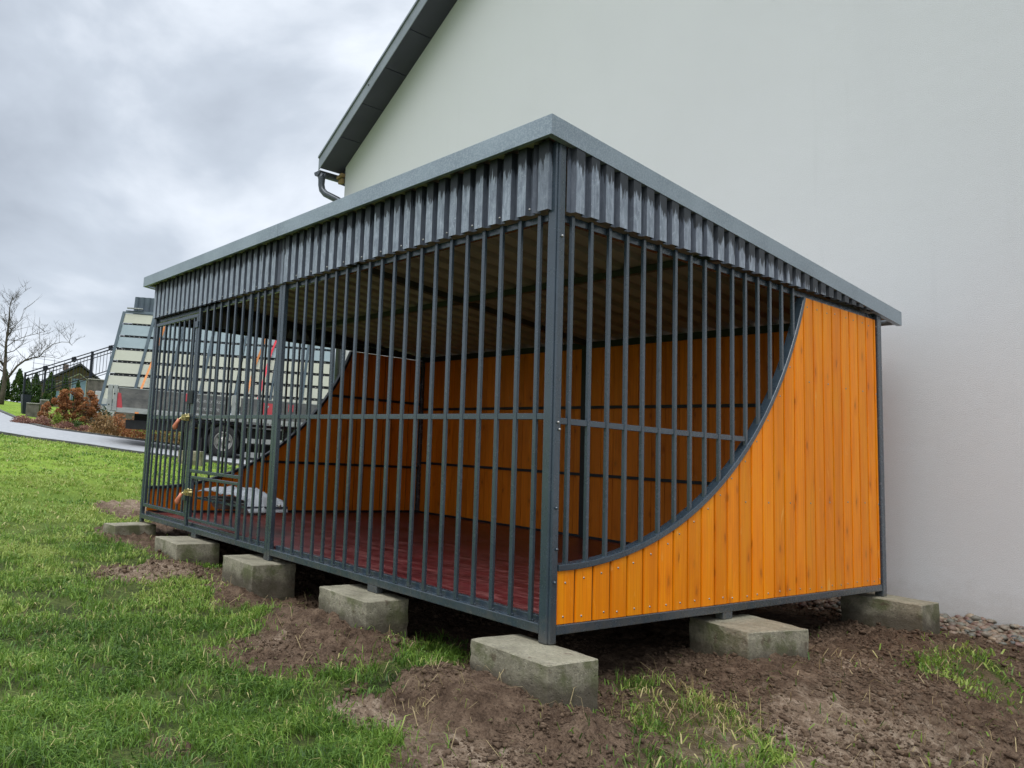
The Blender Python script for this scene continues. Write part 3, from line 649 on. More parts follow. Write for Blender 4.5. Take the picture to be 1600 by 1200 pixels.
    scr = MB()
    for i in range(26):
        x = -.145 - .196 * i
        if x > -L + .05 and abs(x + LM) > .06: scr.lathe((x, -.032, HS + .022), (0, -1, 0), [(.006, 0), (.006, .004), (0, .005)], 6)
    for i in range(13): scr.lathe((.024, .075 + .117 * (2 * i + .45), HS + .022), (1, 0, 0), [(.006, 0), (.006, .004), (0, .005)], 6)
    scr.build('cladding_screws', SCREW, K)
    # roof sheet with ribs down the slope
    vs = []; fs = []; pr_ = profile(-5.17, .02, .2, .034, .35)
    for x, d in pr_:
        for y in (-.088, 3.975):
            z = 2.0535 + .094 * (W - y) + d
            vs += [(x, y, z), (x, y, z + .0015)]
    for i in range(len(pr_) - 1):
        o = i * 4; fs += [(o, o + 2, o + 6, o + 4), (o + 1, o + 5, o + 7, o + 3), (o, o + 4, o + 5, o + 1), (o + 2, o + 3, o + 7, o + 6)]
    MB().add(vs, fs).build('roof_sheet', ROOFIN, K)
    def zr_(y): return 2.0525 + .094 * (W - y)
    MB().prism([(.05, zr_(.05) - .05), (W - .055, zr_(W - .055) - .05), (W - .055, zr_(W - .055)), (.05, zr_(.05))], 'x', -LM - .025, -LM + .025).build('rafter', BEAM, K)
    MB().box((-L + .055, 1.83, zr_(1.85) - .052), (-LM - .0255, 1.875, zr_(1.875) - .001)).build('purlin', BEAM, K)
    MB().box((-LM + .0255, 1.83, zr_(1.85) - .052), (-.055, 1.875, zr_(1.875) - .001)).build('purlin', BEAM, K)
    # flashing round the roof
    zf0, zf1 = 2.392, 2.492
    for a, b in ((-2.497, .030), (-5.192, -2.5)):
        m = MB().box((a, -.097, zf0), (b, -.094, zf1)); m.box((a, -.094, zf0), (b, -.070, zf0 + .002)); m.box((a, -.0940, zf1 - .002), (b, -.07, zf1)); m.build('flashing', FLASH, K, .002)
    dz = .094 * (3.985 + .097)
    for x0, x1, xi in ((.030, .033, -1), (-5.195, -5.192, 1)):
        m = MB().prism([(-.097, zf0), (3.985, zf0 - dz), (3.985, zf1 - dz + .004), (-.097, zf1)], 'x', x0, x1)
        a, b = (x0 - .03, x0) if xi < 0 else (x1, x1 + .03)
        m.prism([(-.07, zf0 - .0025), (3.985, zf0 - dz - .000), (3.985, zf0 - dz + .002), (-.07, zf0 - .0005)], 'x', a, b)
        m.build('flashing', FLASH, K)
    m = MB().box((-5.192, 3.982, zf0 - dz + .01), (.03, 3.985, zf1 - dz)); m.build('flashing', FLASH, K)
    # hairline mitre at the near corner
    return K
KEN = kennel()
# bowls in the rack and the bag over them
def bowl(x, y, label):
    m = MB().lathe((x, y, .25), (0, 0, 1), [(0, 0), (.10, 0), (.125, .02), (.155, .088), (.178, .092), (.180, .098), (.150, .096), (.118, .025), (0, .012)], 28)
    o = m.build('feeding_bowl', plain('brushed_bowl_steel', (0.22, 0.24, 0.22), (0.38, 0.40, 0.37), 8, 0.3, 0.7, 0), None)
    tag(o, label, 'bowl', 'steel bowls in the feeding rack')
bowl(-3.80, .31, 'steel feeding bowl in the kennel rack, nearer the kennel door')
bowl(-3.32, .31, 'steel feeding bowl in the kennel rack, nearer the wide middle post')
def bag():
    nx, ny = 46, 16; vs = []; 
    xs = np.linspace(-4.04, -3.06, nx); ys = np.linspace(.13, .50, ny)
    X, Y = np.meshgrid(xs, ys, indexing='ij')
    env = np.sin(np.clip((X + 4.08) / 1.0, 0, 1) * np.pi) ** .35 * np.sin(np.clip((Y - .08) / .45, 0, 1) * np.pi) ** .5
    h = .345 + env * (.045 + .10 * fbm(X, Y, 7, 4, 3, .65) + .03 * np.abs(fbm(X, Y, 22, 3, 9) - .5) * 2) - .055 * np.clip((X + 3.16) / .1, 0, 1)
    X2 = X + (fbm(X, Y, 12, 2, 31) - .5) * .05; Y2 = Y + (fbm(X, Y, 12, 2, 41) - .5) * .04
    vs = np.stack([X2, Y2, h], -1).reshape(-1, 3).tolist()
    fs = [(i * ny + j, (i + 1) * ny + j, (i + 1) * ny + j + 1, i * ny + j + 1) for i in range(nx - 1) for j in range(ny - 1)]
    m_, n, b = mat('crumpled_clear_plastic')
    b.inputs['Base Color'].default_value = (0.62, 0.66, 0.70, 1); b.inputs['Roughness'].default_value = 0.22; b.inputs['Alpha'].default_value = 0.82
    b.inputs['Specular IOR Level'].default_value = 0.8
    bump(n, b, noise_(n, coords(n), 35, 4, 0.7, 1.5), 0.8, 0.01)
    o = MB().add(vs, fs, smooth=True).build('plastic_bag', m_)
    o.modifiers.new('s', 'SOLIDIFY').thickness = .002
    tag(o, 'crumpled clear plastic bag lying over the steel bowls in the kennel', 'plastic bag')
bag()

# ------------------------------------------------------------------ concrete blocks
def block(cx, cy, lx, ly, h, rz, ztop, label, seed):
    bm = bmesh.new(); bmesh.ops.create_cube(bm, size=1)
    for v in bm.verts: v.co = Vector((v.co.x * lx, v.co.y * ly, v.co.z * h))
    bmesh.ops.bevel(bm, geom=bm.edges[:], offset=.0045, segments=1, affect='EDGES')
    for _ in range(3): bmesh.ops.subdivide_edges(bm, edges=[e for e in bm.edges if e.calc_length() > .035], cuts=1, use_grid_fill=True)
    bmesh.ops.triangulate(bm, faces=[f for f in bm.faces if len(f.verts) > 4])
    for v in bm.verts:
        q = v.co * 9 + Vector((seed * 3.1, seed, 0)); e_ = sum(abs(abs(c) - s / 2) < .012 for c, s in zip(v.co, (lx, ly, h)))
        d = (mnoise.noise(q) * .003 + mnoise.noise(q * 4) * .0015); 
        if e_ >= 2: d -= abs(mnoise.noise(q * 1.7 + Vector((5, 5, 5)))) * .012
        if e_ >= 3: d -= abs(mnoise.noise(q + Vector((9, 5, 5)))) * .01
        v.co += v.co.normalized() * d
        if v.co.z > h / 2: v.co.z = h / 2
    me = bpy.data.meshes.new('concrete_block'); bm.to_mesh(me); bm.free(); me.materials.append(CONC)
    o = bpy.data.objects.new('concrete_block', me); COL.objects.link(o); o.location = (cx, cy, ztop - h / 2); o.rotation_euler = (0, 0, rz)
    tag(o, label, 'concrete block', 'concrete foundation blocks under the kennel'); return o
def cblock(c, ux, uy, lx, ly, label, seed, h=.27):
    # c = nearest top corner, long edge towards -x, other towards +y
    a = math.atan2(ux[1], ux[0]); rz = a + math.pi if ux[0] < 0 else a
    U = Vector(ux).normalized(); V = Vector((U.y, -U.x)); V = V if V.y > 0 else -V
    ce = Vector(c) + U * lx / 2 + V * ly / 2
    block(ce.x, ce.y, lx, ly, h, rz, -.0005, label, seed)
cblock((.223, -.273), (-.469, .025), None, .47, .32, 'mossy concrete block under the near corner post, half buried in dug soil', 1)
cblock((-1.078, -.209), (-.49, .012), None, .49, .31, 'pale concrete block under the front rail beside the near corner block', 2)
cblock((-2.369, -.207), (-.48, .012), None, .48, .36, 'concrete block under the middle post of the kennel front', 3)
cblock((-3.464, -.295), (-.504, .019), None, .50, .39, 'concrete block under the front rail below the kennel door and hatch', 4)
cblock((-4.759, -.348), (-.216, -.031), None, .24, .45, 'flat low concrete block under the far left corner post', 5)
cblock((.228, 1.313), (-.38, .08), None, .38, .47, 'concrete block under the middle of the boarded end of the kennel', 6)
cblock((.269, 3.513), (-.46, .0), None, .50, .31, 'long concrete block under the far right post by the house wall', 7)

# ------------------------------------------------------------------ house
def house():
    H = thing('house', 'large cream rendered house with a steep charcoal roof edge, directly behind the kennel', 'house', (-1.5, 4.3, -.3))
    x0, ze, s, xr = -7.9, 5.547, .693, -1.0
    x1 = 2 * xr - x0; zr2 = ze + s * (xr - x0)
    poly = [(x0, -.6), (x1, -.6), (x1, ze), (xr, zr2), (x0, ze)]
    MB().prism(poly, 'y', 4.3, 4.6).build('gable_wall', STUCCO, H)
    MB().box((x0, 4.6, -.6), (x0 + .3, 14, ze - .02)).build('side_wall', STUCCO, H)
    # roof slabs with soffit panels, verge sheets
    for sg in (1, -1):
        def X(x): return x if sg == 1 else 2 * xr - x
        xe = -8.40; off = .004
        zt = lambda x: ze + s * (x - x0)
        n = 14; xs = np.linspace(-8.03, xr, n)
        m = MB()
        for a, b in zip(xs[:-1], xs[1:]):
            pp = [(X(a + .012), zt(a + .012) + off), (X(b), zt(b) + off), (X(b), zt(b) + .03), (X(a + .012), zt(a + .012) + .03)]
            m.prism(pp, 'y', 3.872, 4.299)
        m.build('soffit', SOFFIT, H)
        MB().prism([(X(-8.05), zt(-8.05) + .031), (X(xr), zt(xr) + .031), (X(xr), zt(xr) + .22), (X(-8.05), zt(-8.05) + .22)], 'y', 3.88, 14.3).build('roof', SOFFIT, H)
        ed = [x for x in np.linspace(-8.06, xr, 6)]
        for i, (a, b) in enumerate(zip(ed[:-1], ed[1:])):
            o = .0 if i % 2 == 0 else .003
            m = MB().prism([(X(a), zt(a) - .005), (X(b - .001), zt(b) - .005), (X(b - .001), zt(b) + .215), (X(a), zt(a) + .215)], 'y', 3.855 - o, 3.868 - o)
            m.prism([(X(a), zt(a) + .20), (X(b - .001), zt(b) + .20), (X(b - .001), zt(b) + .235), (X(a), zt(a) + .235)], 'y', 3.835 - o, 3.8545 - o)
            v = m.build('verge_sheet', VERGE, H)
            sc_ = MB().lathe((X(b - .12), 3.853 - o, zt(b) + .03), (0, -1, 0), [(.012, 0), (.012, .006), (0, .008)], 8); sc_.build('screw', DARKSTEEL, v)
    # boxed end of the eaves
    MB().prism([(-7.905, 5.22), (-7.905, 5.535), (-8.02, 5.455), (-8.09, 5.42), (-8.07, 5.30)], 'y', 4.31, 14).build('eaves_box', SOFFIT, H)
    MB().prism([(-7.912, 5.44), (-8.04, 5.40), (-8.04, 5.36), (-7.912, 5.39)], 'y', 4.22, 4.3095).build('rafter_end', TIMBER, H)
    MB().prism([(-7.93, 5.36), (-8.03, 5.34), (-8.03, 5.28), (-7.93, 5.28)], 'y', 4.25, 4.3095).build('rafter_end', TIMBER, H)
    r = .085; cx, cz = -8.20, 5.47; k = 12
    pts = [(cx + r * math.cos(math.pi + i * math.pi / k), cz + r * math.sin(math.pi + i * math.pi / k)) for i in range(k + 1)] + [(cx + (r - .006) * math.cos(2 * math.pi - i * math.pi / k), cz + (r - .006) * math.sin(2 * math.pi - i * math.pi / k)) for i in range(k + 1)]
    GU = MB().prism(pts, 'y', 3.93, 14).build('gutter', GUTTER, H)
    MB().prism(pts[:k + 1], 'y', 3.922, 3.9295).build('end_cap', GUTTER, GU)
    MB().tube([(-8.17, 4.0, 5.42), (-8.16, 4.0, 5.34), (-8.16, 4.0, 5.24), (-8.14, 4.01, 5.15), (-8.07, 4.03, 5.07), (-7.82, 4.12, 4.92), (-7.72, 4.16, 4.84), (-7.70, 4.20, 4.74), (-7.70, 4.22, 4.5), (-7.70, 4.22, -.2)], [.078, .060, .056, .056, .056, .056, .056, .056, .056, .056], 16).build('downpipe', GUTTER, H)
house()

# ------------------------------------------------------------------ pebble strip at the foot of the wall
def pebbles():
    m = MB(); cols = []
    ico = bmesh.new(); bmesh.ops.create_icosphere(ico, subdivisions=2, radius=1); iv = [v.co.copy() for v in ico.verts]; fi = [tuple(v.index for v in f.verts) for f in ico.faces]; ico.free()
    r = random.Random(3)
    XY = [(r.uniform(-2.6, 1.3), 4.28 - abs(r.gauss(0, 1)) * .17 - .01) for _ in range(3200)]; ZZ = terrain(np.array([a for a, b in XY]), np.array([b for a, b in XY]))
    for (x, y), zg in zip(XY, ZZ):
        if y < 3.84: continue
        s = r.uniform(.010, .030); z = float(zg) + s * .25 + max(0, .06 - (4.3 - y) * .16) + r.uniform(-.01, .01)
        mt = Matrix.Translation((x, min(y, 4.295 - s), z)) @ Matrix.Rotation(r.uniform(0, 6.28), 4, 'Z') @ Matrix.Rotation(r.uniform(-.5, .5), 4, 'X') @ Matrix.Diagonal((s * r.uniform(1, 1.5), s, s * r.uniform(.55, .85), 1))
        q = r.uniform(0, 9)
        m.add([mt @ (c * (1 + .16 * mnoise.noise(c * 1.3 + Vector((q, 0, 0))))) for c in iv], fi, 0, r.random(), True)
    pm, n, b = mat('mixed_pebbles'); at = N(n, 'ShaderNodeAttribute', attribute_name='tone').outputs['Fac']
    c = ramp(n, at, [(0.0, (0.07, 0.08, 0.08)), (0.2, (0.22, 0.155, 0.10)), (0.35, (0.10, 0.045, 0.035)), (0.5, (0.24, 0.19, 0.14)), (0.65, (0.11, 0.12, 0.10)), (0.8, (0.32, 0.24, 0.16)), (1.0, (0.15, 0.08, 0.065))])
    c = mixc(n, ramp(n, noise_(n, coords(n, kind='World'), 60, 3, .6), [(.4, g(0)), (.7, g(.4))]), c, (0.12, 0.10, 0.08))
    n.links.new(c, b.inputs['Base Color']); b.inputs['Roughness'].default_value = .55
    o = m.build('pebbles', pm); kind(o, 'stuff'); tag(o, 'mixed rounded pebbles along the foot of the cream house wall', 'pebbles')
pebbles()
# ------------------------------------------------------------------ drive, kerb and garden behind
def resample(pts, n):
    P = np.array(pts, float); s = np.r_[0, np.cumsum(np.linalg.norm(np.diff(P, axis=0), axis=1))]; t = np.linspace(0, s[-1], n)
    return np.stack([np.interp(t, s, P[:, k]) for k in range(2)], 1)
NEAR = [(-8.6, 11), (-9.8, 7), (-10.5, 4.9), (-10.8, 3.56), (-11.63, 2.64), (-12.31, 1.89), (-13.1, 1.05), (-13.9, 0.0), (-16, -2.4), (-34, -12)]
FAR = [(-14.0, 11), (-14.4, 7), (-14.76, 5.04), (-15.11, 3.9), (-15.6, 3.1), (-15.95, 2.3), (-16.7, 1.95), (-17.89, 1.85), (-20.67, 2.05), (-34, 1.6)]
def strip(A, B, nu, nv, dz, name, m, top=0.0):
    A = resample(A, nu) if len(A) != nu else np.array(A); B = resample(B, nu) if len(B) != nu else np.array(B)
    P = A[:, None] * (1 - np.linspace(0, 1, nv))[None, :, None] + B[:, None] * np.linspace(0, 1, nv)[None, :, None]
    z = terrain(P[..., 0].ravel(), P[..., 1].ravel(), False).reshape(P.shape[:2]) + dz
    vs = np.concatenate([P, z[..., None]], -1).reshape(-1, 3).tolist()
    fs = [(i * nv + j, (i + 1) * nv + j, (i + 1) * nv + j + 1, i * nv + j + 1) for i in range(nu - 1) for j in range(nv - 1)]
    return MB().add(vs, fs, smooth=True).build(name, m)
NR = []; FR = []
for (a, b), (c, d) in zip(zip(NEAR[:-1], NEAR[1:]), zip(FAR[:-1], FAR[1:])):
    for t in np.linspace(0, 1, 14)[:-1]:
        NR.append((a[0] * (1 - t) + b[0] * t, a[1] * (1 - t) + b[1] * t)); FR.append((c[0] * (1 - t) + d[0] * t, c[1] * (1 - t) + d[1] * t))
# smooth the kinks out of both edges
def smooth(P, k=9):
    P = np.array(P); Q = P.copy()
    for i in range(len(P)): 
        a = max(0, i - k); b = min(len(P), i + k + 1); r_ = min(i - a, b - 1 - i); Q[i] = P[i - r_:i + r_ + 1].mean(0)
    return Q
NR = smooth(NR); FR = smooth(FR)
kind(strip(NR, FR, len(NR), 14, .035, 'road', ASPH), 'structure')
def kerb(P, w_, h, name):
    m = MB(); P = np.array(P)
    ZK = terrain(P[:, 0], P[:, 1], False) + h
    for a, b, za, zb in zip(P[:-1], P[1:], ZK[:-1], ZK[1:]):
        m.bar((a[0], a[1], za - .06), (b[0], b[1], zb - .06), w_, .12)
    kind(m.build(name, KERB), 'structure')
kerb(NR, .10, .05, 'kerb'); kerb(FR, .10, .07, 'kerb')

def leafmat(name, stops, rough=0.6, trans=0.25):
    m, n, b = mat(name); at = N(n, 'ShaderNodeAttribute', attribute_name='tone').outputs['Fac']
    c = ramp(n, at, stops); n.links.new(c, b.inputs['Base Color']); b.inputs['Roughness'].default_value = rough
    b.inputs['Specular IOR Level'].default_value = 0.3
    tr = N(n, 'ShaderNodeBsdfTranslucent', {'Color': c}); ms = N(n, 'ShaderNodeMixShader', {0: trans, 1: b.outputs[0], 2: tr.outputs[0]})
    n.links.new(ms.outputs[0], n.nodes['Material Output'].inputs[0]); return m
THUJA = leafmat('thuja_leaf', [(0, (0.018, 0.045, 0.010)), (0.5, (0.045, 0.090, 0.018)), (1, (0.11, 0.15, 0.035))])
DRYF = leafmat('dry_hydrangea', [(0, (0.16, 0.060, 0.022)), (0.5, (0.33, 0.135, 0.050)), (1, (0.50, 0.24, 0.10))])
HEATH = leafmat('heather_leaf', [(0, (0.10, 0.045, 0.030)), (0.5, (0.27, 0.125, 0.095)), (1, (0.42, 0.26, 0.19))])
STRAW = leafmat('dry_perennial', [(0, (0.13, 0.075, 0.030)), (0.5, (0.30, 0.18, 0.075)), (1, (0.46, 0.33, 0.16))])
LIME = leafmat('lime_leaf', [(0, (0.10, 0.16, 0.02)), (1, (0.30, 0.38, 0.05))])
DARKG = leafmat('dark_shrub_leaf', [(0, (0.012, 0.030, 0.012)), (1, (0.05, 0.085, 0.03))])
def leaves(m, r, n, pos, size, tone, up=0.0):
    # n leaf-sized quads; pos() gives centre and outward direction
    for _ in range(n):
        c, d = pos(); s = size * r.uniform(.6, 1.3)
        a = Vector((r.gauss(0, 1), r.gauss(0, 1), r.gauss(0, 1) + up)).normalized(); b_ = a.cross(Vector((r.gauss(0, 1), r.gauss(0, 1), r.gauss(0, 1)))).normalized()
        m.add([c - a * s, c + b_ * s * .45, c + a * s, c - b_ * s * .45], [(0, 1, 2, 3)], 0, min(1, max(0, tone(c) + r.uniform(-.25, .25))))
def bush(name, c, rx, ry, rz_, n, size, m_, label, cat, group=None, seed=0, stems=False, shape='dome'):
    r = random.Random(seed); T = thing(name, label, cat, c, group=group); m = MB(); c = Vector(c)
    def pos():
        while True:
            d = Vector((r.gauss(0, 1), r.gauss(0, 1), abs(r.gauss(0, 1)))).normalized(); q = r.uniform(.55, 1.0) * (1 + .25 * mnoise.noise(d * 2.3 + Vector((seed, 0, 0))))
            return c + Vector((d.x * rx * q, d.y * ry * q, d.z * rz_ * q)), d
    leaves(m, r, n, pos, size, lambda p: .5 + .5 * mnoise.noise(p * 3.1), .6); m.build('crown', m_, T)
    sm = MB()
    for k in range(6):
        a = r.uniform(0, 6.28); sm.tube([c + Vector((0, 0, -.05)), c + Vector((math.cos(a) * rx * .6, math.sin(a) * ry * .6, rz_ * .7))], [.012, .005], 5)
    sm.build('stem', BARK, T); return T
def thuja(x, y, w_, zt, zb, label, seed):
    r = random.Random(seed); zg = gz(x, y); T = thing('thuja_tree', label, 'thuja', (x, y, zg), group='row of thujas in front of the far house'); m = MB(); h = zt - zg
    def pos():
        t = r.random() ** 1.25; a = r.uniform(0, 6.283); rr = w_ * .62 * (1 - t) ** .62 * (min(1, t * 7 + .55)) * r.uniform(.6, 1.12) * (1 + .25 * mnoise.noise(Vector((math.cos(a) * 1.5, math.sin(a) * 1.5, t * 4 + seed))))
        return Vector((x + math.cos(a) * rr, y + math.sin(a) * rr, zg + .05 + t * h)), None
    leaves(m, r, 1500, pos, .065, lambda p: .45 + .5 * mnoise.noise(p * 4), 1.6); m.build('crown', THUJA, T)
    MB().tube([(x, y, zg - .1), (x, y, zg + h * .6)], [.04, .012], 6).build('trunk', BARK, T)
for i, (x, y, zt, w_, lab) in enumerate([(-29.92, 3.80, 3.14, .40, 'dark green thuja half behind the bare tree trunk, leftmost of the row'), (-29.82, 4.30, 3.20, .52, 'broad pointed thuja between the bare tree and the black planter'),
        (-29.74, 4.62, 2.87, .42, 'low dark thuja directly behind the tall black planter'), (-29.68, 4.92, 3.08, .46, 'slim thuja just right of the black planter, behind the railing foot'), (-29.54, 5.47, 3.18, .46, 'bright pointed thuja behind the second railing post'),
        (-29.38, 6.02, 3.12, .34, 'short thuja tip in front of the far gabled house'), (-29.24, 6.5, 2.92, .28, 'smallest thuja tip beside the far house window')]):
    thuja(x, y, w_, zt, 0, lab, 20 + i)

# bare tree
def bare_tree():
    T = thing('bare_tree', 'bare leafless tree with a forked trunk at the far left edge', 'tree', (-25.03, 2.72, gz(-25, 2.7)))
    r = random.Random(5); m = MB(); tw = MB()
    m.tube([(-25.03, 2.70, 1.5), (-25.03, 2.74, 2.0), (-25.03, 2.76, 2.38), (-25.04, 2.73, 2.8), (-25.04, 2.72, 3.25)], [.105, .09, .078, .065, .055], 10)
    m.build('trunk', BARK, T)
    cnt = [0]
    def grow(mesh, p, d, ln, rd, lv):
        pts = [p]; rs = [rd]; n = max(3, int(ln / .12)); q = Vector(p); dd = Vector(d)
        for i in range(n):
            dd = (dd + Vector((r.gauss(0, .10), r.gauss(0, .10), r.gauss(.04, .08)))).normalized(); q = q + dd * ln / n; pts.append(q.copy()); rs.append(rd * (1 - .75 * (i + 1) / n))
        mesh.tube(pts, rs, 5 if lv < 2 else 4); cnt[0] += 1
        if lv >= 4 or cnt[0] > 950: return
        for k in range({0: 9, 1: 6, 2: 4, 3: 2}[lv]):
            t = r.uniform(.25, 1); i = min(int(t * n), n - 1); a = Vector((r.gauss(0, .6), r.gauss(0, .9), r.uniform(.1, .9))).normalized()
            grow(mesh, pts[i], (dd * .5 + a).normalized(), ln * r.uniform(.35, .62), max(.0045, rs[i] * .55), lv + 1)
    def limb(path, r0, r1, subs):
        P = [Vector(p) for p in path]; k = len(P); rs = [r0 + (r1 - r0) * i / (k - 1) for i in range(k)]
        MB().tube(P, rs, 7).build('branch', BARK, T); mt = MB()
        for _ in range(subs):
            i = r.randrange(1, k); q = P[i - 1].lerp(P[i], r.random()); a = Vector((r.gauss(0, .35), r.gauss(0, .7), r.uniform(.2, 1))).normalized()
            grow(mt, q, a, r.uniform(.35, .95), max(.006, rs[i] * .45), 2)
        mt.build('twigs', BARK, T)
    limb([(-25.04, 2.72, 3.25), (-25.04, 2.69, 3.7), (-25.04, 2.70, 4.1), (-25.04, 2.71, 4.5), (-25.04, 2.69, 4.95), (-25.04, 2.76, 5.42)], .05, .006, 26)
    limb([(-25.02, 2.76, 2.38), (-25.0, 2.9, 2.66), (-24.96, 3.1, 3.0), (-24.91, 3.32, 3.21), (-24.86, 3.55, 3.32), (-24.8, 3.75, 3.37)], .045, .02, 12)
    limb([(-24.8, 3.75, 3.37), (-24.77, 3.9, 3.6), (-24.70, 4.15, 3.85), (-24.62, 4.42, 3.96), (-24.56, 4.66, 3.97), (-24.55, 4.78, 3.86)], .018, .004, 9)
    limb([(-24.8, 3.75, 3.37), (-24.82, 3.73, 3.7), (-24.83, 3.70, 4.2), (-24.84, 3.66, 4.75)], .014, .004, 5)
    limb([(-24.8, 3.75, 3.37), (-24.7, 4.05, 3.40), (-24.6, 4.5, 3.36)], .012, .004, 4)
    limb([(-25.04, 2.74, 2.9), (-25.1, 2.5, 3.2), (-25.15, 2.25, 3.8), (-25.2, 2.1, 4.3)], .04, .008, 14)
    limb([(-25.04, 2.73, 2.75), (-25.1, 2.35, 2.95), (-25.15, 1.95, 3.15)], .03, .008, 8)
    limb([(-25.04, 2.70, 3.6), (-25.0, 2.95, 3.85), (-24.98, 3.3, 4.05), (-24.9, 3.7, 4.2), (-24.85, 4.05, 4.35)], .016, .004, 10)
    limb([(-25.04, 2.70, 3.9), (-25.0, 2.85, 4.3), (-24.98, 3.1, 4.6), (-24.98, 3.15, 5.0)], .015, .004, 10)
    limb([(-25.04, 2.71, 3.4), (-25.0, 2.95, 3.5), (-24.98, 3.2, 3.75), (-24.95, 3.3, 4.2)], .018, .004, 12)
bare_tree()

# tall planter, low walls, stair railing
def planter():
    T = thing('tall_planter', 'tall tapered black planter at the foot of the stair railing', 'planter', (-21.95, 2.78, gz(-21.95, 2.78)))
    zb = gz(-21.95, 2.78); c = Vector((-21.95, 2.78, 0)); m = MB()
    a, b = .085, .13; h = 1.92
    vs = [(c.x + sx * k, c.y + sy * k, z) for k, z in ((a, zb - .02), (b, h), (b - .015, h), (b - .02, h - .04)) for sx, sy in ((-1,-1),(1,-1),(1,1),(-1,1))]
    fs = [(i * 4 + k, i * 4 + (k + 1) % 4, i * 4 + 4 + (k + 1) % 4, i * 4 + 4 + k) for i in range(3) for k in range(4)] + [(3, 2, 1, 0), (12, 13, 14, 15)]
    m.add(vs, fs); m.build('pot', plain('black_planter', (0.010, 0.014, 0.022), (0.022, 0.028, 0.04), 5, .4), T)
    r = random.Random(3); l = MB(); leaves(l, r, 160, lambda: (Vector((c.x + r.gauss(0, .04), c.y + r.gauss(0, .05), h + abs(r.gauss(0, .07)))), None), .035, lambda p: .5, 1); l.build('plant', DARKG, T)
planter()
STONE = plain('rough_stone', (0.06, 0.055, 0.045), (0.17, 0.155, 0.125), 7, .9, bmp=.5, kind='World')
PALES = plain('pale_coping', (0.30, 0.29, 0.25), (0.42, 0.41, 0.36), 7, .8, kind='World')
def wallthing(name, label, cat, a, b, z0, z1, th, cop=True, m_=STONE):
    T = thing(name, label, cat, ((a[0] + b[0]) / 2, (a[1] + b[1]) / 2, z0)); MB().bar((a[0], a[1], (z0 + z1) / 2), (b[0], b[1], (z0 + z1) / 2), th, z1 - z0).build('masonry', m_, T, .01)
    if cop: MB().bar((a[0], a[1], z1 + .015), (b[0], b[1], z1 + .015), th + .04, .028).build('coping', PALES, T, .004)
wallthing('garden_wall', 'low grey stone wall between the black planter and the dry hydrangea', 'garden wall', (-20.98, 2.58), (-20.9, 2.93), 1.05, 1.62, .2)
wallthing('stone_pillar', 'short dark stone pillar where the low wall meets the hydrangea', 'pillar', (-20.86, 2.94), (-20.84, 3.16), 1.1, 1.74, .22)
wallthing('stair_wall', 'brown grey stair side wall beside the left end of the strapped slatted panels', 'wall', (-20.6, 4.20), (-20.1, 6.0), 1.1, 2.46, .25)
wallthing('white_wall', 'short white rendered wall behind the dry hydrangea, next to the trailer', 'wall', (-20.2, 4.33), (-20.05, 4.9), 1.1, 2.12, .1, False, WHITEWALL)
def railing():
    T = thing('stair_railing', 'black wrought iron stair railing rising to the right beyond the drive', 'railing', (-21.98, 2.68, gz(-21.98, 2.68)))
    IR = plain('black_iron', (0.006, 0.008, 0.014), (0.016, 0.02, 0.03), 8, .5)
    def P(y, dz=0): return Vector((-21.98 + (y - 2.68) * .29, y, 2.57 + .445 * (y - 2.68) + dz))
    for dz, nm, rr in ((0, 'handrail', .019), (-.10, 'top_rail', .024), (-.21, 'upper_rail', .015), (-.76, 'bottom_rail', .018), (-.84, 'bottom_rail', .012)):
        MB().tube([P(2.68 if dz > -.5 else 3.3, dz), P(6.2, dz)], rr, 6).build(nm, IR, T)
    for y, z0, w_ in ((2.70, 1.0, .055), (3.24, .8, .045), (4.53, 1.0, .07), (5.85, 1.0, .06)):
        MB().bar(P(y) - Vector((0, 0, z0)), P(y, .02), w_, w_, (1, 0, 0)).build('post', IR, T)
    for i in range(36):
        y = 2.80 + i * .094
        z0 = -.76 if y > 3.3 else -.5
        MB().tube([P(y, z0), P(y, -.10)], .0085, 4, cap=False).build('baluster', IR, T)
    for y in (3.24, 4.02, 5.05):
        m = MB(); c = P(y, -.05); m.lathe(c - Vector((.012, 0, 0)), (1, 0, 0), [(0, 0), (.075, 0), (.085, .012), (.075, .024), (0, .024)], 12)
        for k in range(5): a = k * 1.257; m.lathe(c + Vector((.02, math.cos(a) * .07, math.sin(a) * .07)), (1, 0, 0), [(0, 0), (.03, .004), (0, .012)], 7)
        m.build('rosette', IR, T)
railing()
def trellis():
    T = thing('wire_trellis', 'thin wire trellis grid behind the lower stair railing', 'trellis', (-23.3, 3.3, gz(-23.3, 3.3))); IR = bpy.data.materials['black_iron']
    for k in range(7): MB().tube([(-23.4, 3.15 + .02 * k, 2.35 + k * .17), (-23.0, 4.6 - .12 * k, 2.35 + k * .155)], .0055, 4, cap=False).build('wire', IR, T)
    for k in range(5): MB().tube([(-23.36 + .1 * k, 3.25 + .3 * k, 1.3), (-23.36 + .1 * k, 3.25 + .3 * k, 3.3 - .05 * k)], .007, 4, cap=False).build('upright', IR, T)
trellis()

